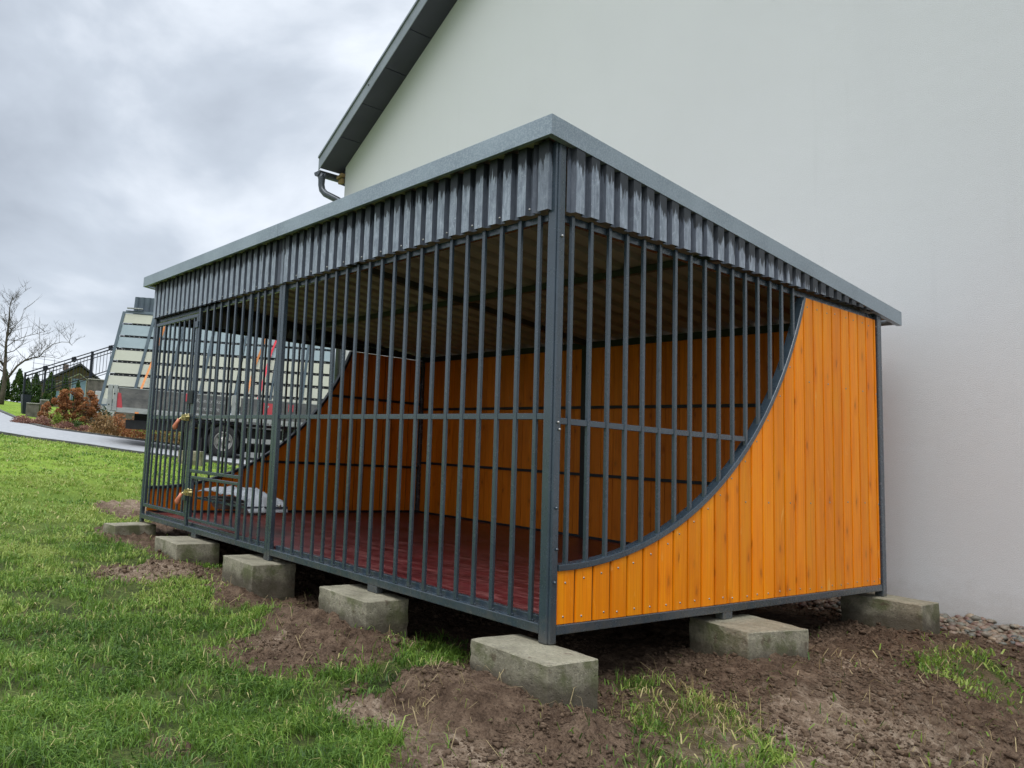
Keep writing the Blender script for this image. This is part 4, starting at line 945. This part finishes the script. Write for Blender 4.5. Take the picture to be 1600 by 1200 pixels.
# dry hydrangea with round flower heads
def hydrangea():
    r = random.Random(12); c = Vector((-18.26, 3.07, gz(-18.26, 3.07))); T = thing('hydrangea_shrub', 'large dry hydrangea with rounded rust brown flower heads left of the trailer', 'hydrangea', c)
    hm = MB(); rr = random.Random(2)
    def pos():
        d = Vector((rr.gauss(0, 1), rr.gauss(0, 1), rr.gauss(0, 1))).normalized(); return c + d * rr.uniform(.055, .095), d
    leaves(hm, rr, 230, pos, .026, lambda p: .5 + 3.5 * (p.z - c.z)); head = hm.build('flower_head', DRYF, T)
    heads = []
    for px, pz in [(-.75,.12),(-.68,.28),(-.60,.42),(-.55,.18),(-.48,.33),(-.42,.50),(-.38,.10),(-.34,.24),(-.30,.62),(-.26,.40),(-.20,.55),(-.16,.72),(-.14,.22),(-.08,.36),(-.05,.62),(0,.78),(.02,.48),(.06,.14),(.10,.30),(.12,.66),(.16,.50),(.20,.20),(.24,.36),(.28,.58),(.32,.74),(.36,.44),(.38,.22),(.42,.60),(.46,.34),(.50,.50),(.52,.16),(.56,.66),(.60,.38),(.62,.22),(.66,.52),(.70,.30),(.72,.12),(-.5,.05),(-.2,.04),(.30,.06),(.76,.42),(.5,.78),(-.05,.10),(.15,.80)]:
        heads.append(c + Vector((r.uniform(-.35, .3) + .29 * px, px * .95, pz * .95 + .12)))
    st = MB()
    for i, p in enumerate(heads):
        o = head if i == 0 else head.copy()
        if i: COL.objects.link(o)
        o.parent = T; o.location = p - c - Vector((0, 0, .05)); k = r.uniform(.8, 1.35); o.scale = (k, k, k * .9); o.rotation_euler = (r.uniform(-.4, .4), r.uniform(-.4, .4), r.uniform(0, 6))
        st.tube([c + Vector((r.uniform(-.1, .1), p.y * 0 + (p.y - c.y) * .35, 0)), c + (p - c) * .6 + Vector((0, 0, .05)), p], [.008, .006, .004], 4)
    st.build('stems', BARK, T)
    l = MB(); leaves(l, r, 600, lambda: (c + Vector((r.uniform(-.3, .3), r.uniform(-.7, .7), r.uniform(.02, .4))), None), .04, lambda p: .4); l.build('dead_leaves', STRAW, T)
hydrangea()
for i, (x, y, s, lab) in enumerate([(-17.6, 1.72, .30, 'pink brown heather cushion, leftmost in the bed by the drive'), (-17.35, 2.14, .34, 'pink brown heather cushion in the bed in front of the hydrangea foot'), (-17.0, 2.62, .30, 'pink brown heather cushion at the kerb before the hydrangea'), (-16.6, 3.0, .28, 'reddish heather cushion nearest the trailer end')]):
    bush('heather_shrub', (x, y, gz(x, y)), s * .7, s, s * .72, 1300, .022, HEATH, lab, 'heather', 'heather cushions in the garden bed', 40 + i)
bush('lime_shrub', (-17.75, 2.62, gz(-17.75, 2.62) + .05), .14, .17, .32, 420, .028, LIME, 'small lime green shrub in front of the dry hydrangea', 'shrub', None, 51)
bush('dark_shrub', (-18.6, 4.1, gz(-18.6, 4.1)), .3, .35, .62, 1500, .035, DARKG, 'dark green shrub between the hydrangea and the trailer', 'shrub', None, 52)
bush('green_shrub', (-17.5, 3.05, gz(-17.5, 3.05)), .16, .24, .26, 500, .025, THUJA, 'low grey green shrub under the right of the hydrangea', 'shrub', None, 57)
for i, (x, y, s, m_, lab) in enumerate([(-16.3, 3.35, .46, STRAW, 'straw brown dry perennial clump under the left trailer corner'), (-15.75, 4.05, .5, DRYF, 'rust brown dry perennial clump behind the left of the trailer bed'), (-15.6, 4.75, .46, STRAW, 'straw coloured clump seen below the trailer bed'), (-15.5, 5.35, .44, DRYF, 'rust brown clump seen under the trailer near its wheel'), (-16.5, 3.75, .48, DRYF, 'rust coloured dry clump between the hydrangea and the trailer corner'), (-15.4, 6.1, .42, STRAW, 'straw clump seen behind the trailer wheel')]):
    bush('dry_perennial', (x, y, gz(x, y)), s * .8, s * .85, s * 1.25, 1700, .030, m_, lab, 'perennial', 'dry perennial clumps behind the trailer', 60 + i)
def cover():
    # leaf litter and low growth that covers the garden bed
    r = random.Random(9); m = MB(); n = 0
    gx = rng.uniform(-19.5, -13.9, 16000); gy = rng.uniform(1.6, 8, 16000); gzz = terrain(gx, gy, False)
    for x, y, zq in zip(gx.tolist(), gy.tolist(), gzz.tolist()):
        fy = np.interp(x, [-20.7, -17.89, -16.2, -15.7, -15.1, -14.7], [2.11, 1.9, 2.1, 3.1, 3.9, 5.0])
        if y < fy + .12 or y > fy + 3.2 or (x > -14.8): continue
        n += 1; s = r.uniform(.02, .05); z = zq + abs(r.gauss(0, .04)); a = Vector((r.gauss(0, 1), r.gauss(0, 1), r.gauss(0, .8))).normalized(); b_ = a.cross(Vector((0, 0, 1))).normalized()
        c = Vector((x, y, z)); m.add([c - a * s, c + b_ * s * .5, c + a * s, c - b_ * s * .5], [(0, 1, 2, 3)], 0, r.random())
    o = kind(m.build('leaf_litter', STRAW), 'stuff'); tag(o, 'brown leaf litter over the garden bed behind the kerb', 'leaf litter')
cover()

# far gabled house
def far_house():
    x, y = -37.84, 9.10; zg = gz(x, y); T = thing('brown_house', 'distant brown timber house with a pointed gable behind the stair railing', 'house', (x, y, zg), rad(73.3), local=True)
    def Z(z): return z - zg
    BR = plain('brown_timber_wall', (0.11, 0.075, 0.055), (0.20, 0.14, 0.10), 5, .8, bmp=.3, sc3=(1, 1, 6)); RO = plain('dark_roof', (0.025, 0.025, 0.03), (0.05, 0.05, 0.055), 5, .7); TR = plain('pale_trim', (0.38, 0.36, 0.30), (0.48, 0.46, 0.40), 5, .7)
    GL = plain('blue_window_glass', (0.10, 0.17, 0.24), (0.22, 0.32, 0.42), 1.5, .08, bmp=0)
    MB().prism([(-2.0, -.3), (1.02, -.3), (1.02, Z(3.58)), (0, Z(4.32)), (-2.0, Z(3.18))], 'y', 0, 5).build('wall', BR, T)
    MB().prism([(-2.2, Z(3.10)), (0, Z(4.36)), (1.25, Z(3.50)), (1.25, Z(3.57)), (0, Z(4.47)), (-2.2, Z(3.19))], 'y', -.5, 5.3).build('roof', RO, T)
    MB().prism([(-1.42, Z(3.12)), (-.01, Z(3.90)), (.66, Z(3.46)), (.66, Z(3.51)), (-.01, Z(3.97)), (-1.42, Z(3.17))], 'y', -.06, -.001).build('trim', TR, T)
    for a, b, c, d in ((-.36, -.02, 2.55, 3.66), (.03, .35, 2.55, 3.60), (.62, .96, 2.5, 3.38), (-1.3, -.95, 2.4, 2.95), (-.85, -.5, 2.4, 3.05)):
        w_ = MB().box((a, -.03, Z(c)), (b, -.001, Z(d))).build('window', GL, T)
        MB().box((a - .03, -.05, Z(c)), (a, -.002, Z(d))).box((b, -.05, Z(c)), (b + .03, -.002, Z(d))).build('frame', TR, w_)
    MB().box((-.9, 1.5, Z(4.2)), (-.6, 1.8, Z(4.5))).build('chimney', BR, T)
far_house()

# ------------------------------------------------------------------ trailer with its load
TRX, TRY, TRR = -12.302, 4.581, math.atan2(.89, .456)
TZ0 = gz(TRX, TRY) + .03
def tw(a, b, z):   # trailer frame -> world
    return Vector((TRX + math.cos(TRR) * a - math.sin(TRR) * b, TRY + math.sin(TRR) * a + math.cos(TRR) * b, TZ0 + z))
def trailer():
    T = thing('flatbed_trailer', 'low grey flatbed trailer with dirty printed side boards parked on the drive', 'trailer', (TRX, TRY, TZ0), TRR, local=True)
    k = -.027
    def sl(a0, a1, z0, z1): return [(a0, z0 + k * a0), (a1, z0 + k * a1), (a1, z1 + k * a1), (a0, z1 + k * a0)]
    MB().prism(sl(-2.38, 3.2, .775, .865), 'y', .0, .06).build('bed_beam', ALU, T, .004)
    MB().prism(sl(-2.38, 3.2, .80, .86), 'y', .061, 2.1).build('bed', ALU, T)
    MB().prism(sl(-1.9, 3.0, .60, .774), 'y', .35, 1.75).build('chassis', BLACK, T)
    for a0, a1, m_ in ((-2.23, .13, BANNER), (.34, 2.06, BANNER2), (2.2, 3.1, BANNER)):
        s = MB().prism(sl(a0, a1, .885, 1.285), 'y', .008, .035).build('side_board', m_, T)
        MB().prism(sl(a0, a1, 1.2855, 1.302), 'y', .004, .040).build('edge_trim', ALU, s)
        MB().prism(sl(a0, a1, 2.1 * 0 + .868, .8845), 'y', .004, .040).build('edge_trim', ALU, s)
    bn = MB().prism(sl(-.62, .10, .92, 1.26), 'y', .002, .0075).build('banner', BANNER2, T)
    for a0, a1, nm in ((-2.44, -2.345, 'corner_post'), (-2.325, -2.245, 'corner_post'), (.15, .32, 'side_post'), (2.075, 2.185, 'side_post'), (3.12, 3.2, 'corner_post')):
        MB().prism(sl(a0, a1, .80, 1.335), 'y', -.02, .05).build(nm, ALU, T, .004)
    for a, z in ((-2.30, 1.21), (-2.40, .98), (.24, 1.15)): MB().lathe((a, -.0205, z), (0, -1, 0), [(0, 0), (.016, .001), (0, .004)], 8).build('lock_hole', BLACK, T)
    MB().prism([(-2.24, .93), (-2.12, .91), (-2.17, 1.23), (-2.24, 1.24)], 'y', .003, .0075).build('red_print', REDP, T)
    MB().prism([(-.86, 1.14), (-.66, 1.14), (-.66, 1.30), (-.86, 1.31)], 'y', .000, .0075).build('red_print', REDP, T)
    MB().prism([(.78, .95), (1.02, .945), (1.06, 1.20), (.78, 1.21)], 'y', .002, .0075).build('red_print', REDP, T)
    MB().prism([(1.36, 1.05), (1.47, 1.05), (1.47, 1.20), (1.36, 1.21)], 'y', .002, .0075).build('red_print', REDP, T)
    m = MB().box((-1.02, .0735 - .04, 0), (-1.0, .074 - .04, .01))
    def text(s, a, z, size, m_, nm='lettering'):
        cu = bpy.data.curves.new(nm, 'FONT'); cu.body = s; cu.size = size; cu.extrude = .001; cu.materials.append(m_)
        o = bpy.data.objects.new(nm, cu); COL.objects.link(o); dg = bpy.context.evaluated_depsgraph_get()
        me = bpy.data.meshes.new_from_object(o.evaluated_get(dg)); bpy.data.objects.remove(o)
        me.materials.clear(); me.materials.append(m_)
        o = bpy.data.objects.new(nm, me); COL.objects.link(o); o.parent = T; o.location = (a, -.002, z); o.rotation_euler = (rad(90), 0, 0); return o
    text('Konstrukcje', -.60, 1.13, .125, WHITEP); text('metalowe', -.58, .97, .12, WHITEP); text('7', .84, 1.0, .22, WHITEP); text('SOW', .86, .72, .10, WHITEP)
    MB().prism([(.45, .66), (1.25, .63), (1.25, .76), (.45, .79)], 'y', -.0018, .34).build('tool_box', BANNER2, T)
    MB().box((-2.05, .15, .50), (-.62, .75, .685)).build('storage_box', BLACK, T, .01)
    MB().box((-1.86, -.004, .775 + .047), (-1.78, .0 - .0005, .80 + .05)).build('marker_lamp', plain('amber_lens', (.75, .22, .04), (.85, .3, .06), 5, .2), T)
    # wheels
    def wheel(a, b, sgn):
        wh = MB().lathe((a, b, .34), (0, sgn, 0), [(.19, 0), (.235, -.012), (.315, -.008), (.338, .02), (.343, .06), (.343, .15), (.338, .185), (.315, .20), (.2, .20)], 40).build('tyre', BLACK, T)
        MB().lathe((a, b, .34), (0, sgn, 0), [(.195, .02), (.205, -.006), (.190, -.012), (.180, .015), (.155, .05), (.10, .035), (.055, .03), (.05, -.015), (.03, -.025), (0, -.025)], 40).build('rim', SCREW, wh)
        for j in range(5): c_ = j * 1.2566; MB().lathe((a + math.cos(c_) * .125, b + sgn * .034, .34 + math.sin(c_) * .125), (0, -sgn, 0), [(.02, 0), (.018, .012), (0, .012)], 8).build('wheel_slot', BLACK, wh)
    wheel(.02, .03, 1); wheel(.02, 2.02, -1)
    MB().box((-.9, .75, .08), (2.9, 1.35, .599)).build('underbody', BLACK, T, .02)
    MB().box((-.42, .27, .30), (3.0, .33, .60)).build('splash_panel', BLACK, T)
    v = []; n = 16
    for i in range(n + 1):
        a = math.pi * (0.02 + .96 * i / n)
        for r_, y in ((.40, .0), (.415, .0), (.415, .25), (.40, .25)): v.append((.02 + math.cos(a) * r_, y, .36 + math.sin(a) * r_ * .93))
    MB().add(v, [(i * 4 + q, i * 4 + (q + 1) % 4, i * 4 + 4 + (q + 1) % 4, i * 4 + 4 + q) for i in range(n) for q in range(4)]).build('mudguard', BLACK, T)
    MB().box((-.46, .0, .10), (-.43, .24, .40)).build('mud_flap', BLACK, T)
    MB().box((.40, .02, .33), (1.75, .08, .43)).build('side_guard', ALU, T, .004)
    MB().box((.48, .05, .03), (.90, .12, .14)).build('support_leg', ALU, T, .004)
    MB().bar((1.0, .3, .4), (1.9, .3, .1), .05, .12).build('ramp', BLACK, T)
trailer()
def load():
    T = thing('slatted_gate', 'long slatted gate of cream and blue grey boards leaning upright on the trailer bed', 'gate', tw(0, 0, .95), TRR, local=False)
    T.location = tw(0, 0, 0); ORG[T.name] = Vector((0, 0, 0))
    def Y(z): return .50 + .22 * (z - 1.3)
    def Q(a, z, dy=0): return (a * 1.03, Y(z) + dy, z * 1.028 - .015)
    def sh(a, z): return a + (z - 1.4) * float(np.interp(a, [-2.5, -1.2, .2, 1.6, 2.3], [.14, .165, .12, .1, .0]))
    def slab(a0, a1, z0, z1, d0, d1, mb):
        vs = [Q(sh(a, z), z, d) for d in (d0, d1) for a, z in ((a0, z0), (a1, z0), (a1, z1), (a0, z1))]
        return mb.add(vs, [(0, 1, 2, 3), (7, 6, 5, 4), (0, 4, 5, 1), (1, 5, 6, 2), (2, 6, 7, 3), (3, 7, 4, 0)])
    av = [-2.52, -1.88, -1.23, -.53, .21, .97, 1.64, 2.31]
    for i, a in enumerate(av): 
        d = .0 if i not in (4, 5) else .012
        slab(a - .03 + d, a + .03 - d, .97, 3.03 if i < 2 else 2.80, -.03, .02, MB()).build('frame_post', GATEFRAME, T)
    slab(-2.49, -1.85, 3.0, 3.06, -.03, .02, MB()).build('top_rail', GATEFRAME, T)
    slab(-2.49, 2.31, .95, .985, -.03, .02, MB()).build('bottom_rail', GATEFRAME, T)
    rows = [(2.78, 2.985, CREAM), (2.505, 2.735, GREYS), (2.225, 2.455, GREYS), (1.945, 2.165, CREAM), (1.665, 1.885, CREAM), (1.385, 1.60, CREAM), (1.10, 1.325, CREAM)]
    for j, (z0, z1, m_) in enumerate(rows):
        for i in range(7 if j else 1):
            slab(av[i] + .032, av[i + 1] - .032, z0, z1, -.012, .012, MB()).build('slat', m_, T)
    for j in range(6):
        z0 = rows[j + 1][1]; z1 = rows[j][0]
        slab(-2.48, 2.30 if j else -1.9, z0 + .008, z1 - .008, .022, .05, MB()).build('carrier_rail', DARKSTEEL, T)
        m = MB(); r = random.Random(j)
        for i in range(46): a = -2.4 + i * .1 + r.uniform(-.02, .02); slab(a, a + r.uniform(.01, .04), z0 + .018, z0 + .034, .012, .021, m) if (j or a < -1.95) else None
        kind(m.build('clips', SCREW, T), 'stuff')
    # stacked second gate behind gives the thickness
    slab(-2.40, 2.36, .96, 2.78, .09, .13, MB()).build('backing_gate', GREYS, T)
load()
def sheet():
    T = thing('ribbed_sheet', 'dark ribbed metal sheet standing above the upper left of the slatted gate', 'metal sheet', tw(-1.9, 1.0, 3.1), TRR, local=False); T.location = tw(0, 0, 0); ORG[T.name] = Vector((0, 0, 0))
    vs = []; fs = []; n = 40
    for i in range(n + 1):
        a = -2.22 + i * 1.3 / n; d = .02 if i % 4 in (1, 2) else 0; vs += [(a, 1.0 - d, 2.2), (a + .06, 1.0 - d, 3.47)]
    fs = [(2 * i, 2 * i + 2, 2 * i + 3, 2 * i + 1) for i in range(n)]
    o = MB().add(vs, fs).build('sheet', TRAPEZ2, T); o.modifiers.new('s', 'SOLIDIFY').thickness = .004
    MB().box((-2.30, .8, 3.17), (-1.95, .9, 3.19)).build('pale_edge', WHITEP, T)
TRAPEZ2 = plain('slate_ribbed_sheet', (0.06, 0.08, 0.10), (0.10, 0.13, 0.155), 5, .4)
sheet()
def strap(name, pts, m_, label):
    m = MB(); w_ = .024
    P = [Vector(p) for p in pts]; vs = []
    for p in P: vs += [(p.x * 1.02 - w_, p.y, p.z), (p.x * 1.02 + w_, p.y, p.z)]
    fs = [(2 * i, 2 * i + 1, 2 * i + 3, 2 * i + 2) for i in range(len(P) - 1)]
    o = m.add(vs, fs).build(name, m_); o.rotation_euler = (0, 0, TRR); o.location = tw(*o.location); o.modifiers.new('s', 'SOLIDIFY').thickness = .004
    tag(o, label, 'strap')
def yy(z): return .44 + .22 * (z - 1.3)
strap('ratchet_strap', [(-1.36, .95, 3.02), (-1.40, yy(2.8), 2.86), (-1.61, yy(1.95), 1.98), (-1.74, .1, 1.36), (-1.76, .045, 1.33)], STRAPO, 'orange strap over the left of the slatted gate')
strap('ratchet_strap', [(.92, .95, 3.0), (.85, yy(2.8), 2.86), (.59, yy(2.0), 2.03), (.44, .1, 1.32), (.43, .045, 1.29)], STRAPO, 'orange strap crossing the slatted gate beside the red strap')
strap('ratchet_strap', [(1.14, .95, 3.0), (1.10, yy(2.8), 2.86), (.93, yy(2.31), 2.35), (.70, .1, 1.32), (.69, .045, 1.29)], STRAPR, 'bright red strap tied over the slatted gate')
block(-10.36, 2.98, .42, .26, .34, .95, gz(-10.36, 2.98) + .24, 'lone pale concrete block on the grass in front of the trailer wheel', 9)

# ------------------------------------------------------------------ grass, clods, straw
def blades_mesh(name, X, Y, Hh, Wd, tone, m_, label, lean=0.5, zoff=0.0):
    n = len(X); Z = terrain(X, Y) + zoff
    ang = rng.uniform(0, 2 * np.pi, n); ln = np.abs(rng.normal(lean, lean * .5, n)); a2 = rng.uniform(0, 2 * np.pi, n)
    dx = np.cos(ang) * Wd / 2; dy = np.sin(ang) * Wd / 2; lx = np.cos(a2) * ln * Hh; ly = np.sin(a2) * ln * Hh
    V = np.zeros((n, 5, 3), np.float32)
    V[:, 0] = np.stack([X - dx, Y - dy, Z - .01], 1); V[:, 1] = np.stack([X + dx, Y + dy, Z - .01], 1)
    V[:, 2] = np.stack([X - dx * .8 + lx * .35, Y - dy * .8 + ly * .35, Z + Hh * .55], 1); V[:, 3] = np.stack([X + dx * .8 + lx * .35, Y + dy * .8 + ly * .35, Z + Hh * .55], 1)
    V[:, 4] = np.stack([X + lx, Y + ly, Z + Hh * (1 - np.clip(ln, 0, 1.6) * .42)], 1)
    b = (np.arange(n) * 5)[:, None]; lo = np.concatenate([b + [0, 1, 3, 2], b + [2, 3, 4]], 1).astype(np.int32)
    me = bpy.data.meshes.new(name); me.vertices.add(n * 5); me.vertices.foreach_set('co', V.ravel())
    me.loops.add(n * 7); me.loops.foreach_set('vertex_index', lo.ravel()); me.polygons.add(n * 2)
    st = (np.arange(n) * 7)[:, None] + np.array([0, 4]); me.polygons.foreach_set('loop_start', st.ravel().astype(np.int32)); me.update(calc_edges=True)
    me.attributes.new('tone', 'FLOAT', 'FACE').data.foreach_set('value', np.repeat(tone, 2).astype(np.float32))
    me.materials.append(m_); o = bpy.data.objects.new(name, me); COL.objects.link(o); kind(o, 'stuff'); tag(o, label, 'grass'); return o
GR = leafmat('grass_blade', [(0, (0.045, 0.095, 0.016)), (0.35, (0.115, 0.215, 0.032)), (0.7, (0.225, 0.355, 0.055)), (0.88, (0.40, 0.46, 0.12)), (1, (0.56, 0.46, 0.22))], .45, .35)
FWD = np.array([-0.8276, 0.5514]); CAMP = np.array([2.3829, -2.9433])
def in_view(x, y):
    dx = x - CAMP[0]; dy = y - CAMP[1]; d = dx * FWD[0] + dy * FWD[1]; s = dx * .5584 + dy * .8277
    return (d > 1.4) & (s / d > -.95) & (s / d < 1.12)
def grass():
    XX = []; YY = []; HH = []; WW = []; TT = []
    for (r0, r1, dens, h, w_) in ((1.3, 3.4, 22000, .054, .0050), (3.4, 5.0, 16000, .050, .0060), (5.0, 7.5, 6800, .044, .008), (7.5, 11, 2600, .045, .013), (11, 18.5, 950, .040, .022)):
        n = int(dens * (2 * r1) * (2 * r1)); x = rng.uniform(CAMP[0] - r1, CAMP[0] + .8, n // 2); y = rng.uniform(CAMP[1] - r1 * .7, CAMP[1] + r1, n // 2)
        k = int(dens * (r1 + .8) * (1.7 * r1)); x = x[:k]; y = y[:k]
        d = np.hypot(x - CAMP[0], y - CAMP[1]); ok = (d >= r0) & (d < r1) & in_view(x, y) & (y < 4.2)
        ok &= ~((x > -4.9) & (x < -.1) & (y > .5) & (y < 4.3))
        ok &= ~((x < -8.5) & pip(x, y, [tuple(p) for p in NR.tolist()] + [(-34, 30), (10, 30), (10, 11)]))
        x = x[ok]; y = y[ok]; dm = dirtmask(x, y)
        cl = fbm(x, y, 5, 3, 90); ok = (~dm) & (rng.random(len(x)) < np.clip((cl - .34) * 3.4, .05, 1))
        edge = dirtmask(x + rng.normal(0, .07, len(x)), y + rng.normal(0, .07, len(x)))
        ok |= dm & (rng.random(len(x)) < .005) | (dm & ~edge & (rng.random(len(x)) < .35))
        ok &= ~(~dm & edge & (rng.random(len(x)) < .5))
        ok &= ~(pip(x, y, GRASSP[1]) & (rng.random(len(x)) < .72)) & ~(pip(x, y, GRASSP[2]) & (rng.random(len(x)) < .55))
        x = x[ok]; y = y[ok]; cl = fbm(x, y, 2.5, 3, 95); hn = fbm(x, y, 6, 3, 33)
        XX.append(x); YY.append(y); HH.append(h * rng.uniform(.35, 1.25, len(x)) * (.45 + 1.3 * hn)); WW.append(w_ * rng.uniform(.6, 1.4, len(x)))
        t = -.12 + 1.0 * cl + .35 * (fbm(x, y, .9, 2, 98) - .5) + rng.normal(0, .19, len(x)) + np.clip((r0 - 3) / 7, 0, .46); t = np.minimum(t, .80 + .06 * rng.random(len(x))); t[rng.random(len(x)) < .04] = .97
        t += .45 * pip(x, y, [(-.1, .4), (.05, .95), (.6, .8), (.75, .3), (.3, .1)]) * rng.random(len(x))
        t -= .20 * pip(x, y, GRASSP[0])
        TT.append(np.clip(t, 0, 1))
    X = np.concatenate(XX); Y = np.concatenate(YY); print('grass blades', len(X))
    blades_mesh('grass', X, Y, np.concatenate(HH), np.concatenate(WW), np.concatenate(TT), GR, 'short uneven green lawn around the kennel', 1.05)
    # coarse tufts
    TX_ = []; TY_ = []
    for _ in range(1300):
        x = rng.uniform(-5, 1.4); y = rng.uniform(-2.6, 3.2)
        if not in_view(np.array([x]), np.array([y]))[0] or dirtmask(np.array([x]), np.array([y]))[0] or (x < -.1 and y > .45) or (x > .0 and y > -.6 and rng.random() < .75): continue
        k = rng.integers(8, 26); TX_.append(x + rng.normal(0, .018, k)); TY_.append(y + rng.normal(0, .018, k))
    x = np.concatenate(TX_); y = np.concatenate(TY_); n = len(x)
    blades_mesh('grass_tufts', x, y, rng.uniform(.04, .10, n), rng.uniform(.0035, .0062, n), np.clip(rng.normal(.45, .2, n), 0, 1), GR, 'longer coarse grass tufts in the near lawn', .8)
    # dead straw stalks
    n = 1100; x = rng.uniform(-3.5, 1.4, n); y = rng.uniform(-1.8, 2.6, n); ok = in_view(x, y) & ~((x < -.1) & (y > .3)); x = x[ok]; y = y[ok]; n = len(x)
    cx = np.array([.30, .36, -.45, .55, .40, .5, -.2]); cy = np.array([.55, .25, -.28, 2.9, .75, .6, -.55]); i = rng.integers(0, 7, 320); x = np.r_[x, cx[i] + rng.normal(0, .10, 320)]; y = np.r_[y, cy[i] + rng.normal(0, .10, 320)]; n = len(x)
    blades_mesh('dry_stalks', x, y, rng.uniform(.02, .12, n), rng.uniform(.0025, .0045, n), rng.uniform(.3, 1, n), leafmat('straw_stalk', [(0, (.16, .11, .05)), (1, (.48, .38, .2))]), 'scattered dry stalks and roots on the bare soil', 1.3)
grass()
def clods():
    ico = bmesh.new(); bmesh.ops.create_icosphere(ico, subdivisions=1, radius=1); iv = np.array([v.co[:] for v in ico.verts]); fi = np.array([[v.index for v in f.verts] for f in ico.faces]); ico.free()
    n = 150000; x = rng.uniform(-3.8, 1.9, n); y = rng.uniform(-1.2, 4.1, n)
    pr = fbm(x, y, 3, 3, 7); d = np.hypot(x - CAMP[0], y - CAMP[1]); ok = dirtmask(x, y) & in_view(x, y) & (rng.random(n) < np.clip((pr - .35) * 3, .05, 1)) & ~((x < -.3) & (y > 1.2) & (x > -4.8) & (y < 3.6)); x = x[ok]; y = y[ok]; n = len(x)
    s = rng.uniform(.002, .0065, n) * (1 + 1.6 * (rng.random(n) < .10) + 2.2 * (rng.random(n) < .008)); z = terrain(x, y) + s * .2
    nv = len(iv); V = iv[None] * (1 + rng.uniform(-.5, .45, (n, nv, 1))) * s[:, None, None] * np.stack([rng.uniform(.7, 1.5, n), rng.uniform(.7, 1.5, n), rng.uniform(.5, 1, n)], 1)[:, None, :]
    V = V + np.stack([x, y, z], 1)[:, None, :]; F = fi[None] + (np.arange(n) * nv)[:, None, None]
    me = bpy.data.meshes.new('soil_clods'); me.vertices.add(n * nv); me.vertices.foreach_set('co', V.astype(np.float32).ravel()); nf = n * len(fi)
    me.loops.add(nf * 3); me.loops.foreach_set('vertex_index', F.astype(np.int32).ravel()); me.polygons.add(nf); me.polygons.foreach_set('loop_start', np.arange(0, nf * 3, 3, dtype=np.int32)); me.update(calc_edges=True)
    me.materials.append(CLOD); o = bpy.data.objects.new('soil_clods', me); COL.objects.link(o); kind(o, 'stuff'); tag(o, 'crumbly dug soil clods heaped around the kennel blocks', 'soil'); print('clods', n)
clods()
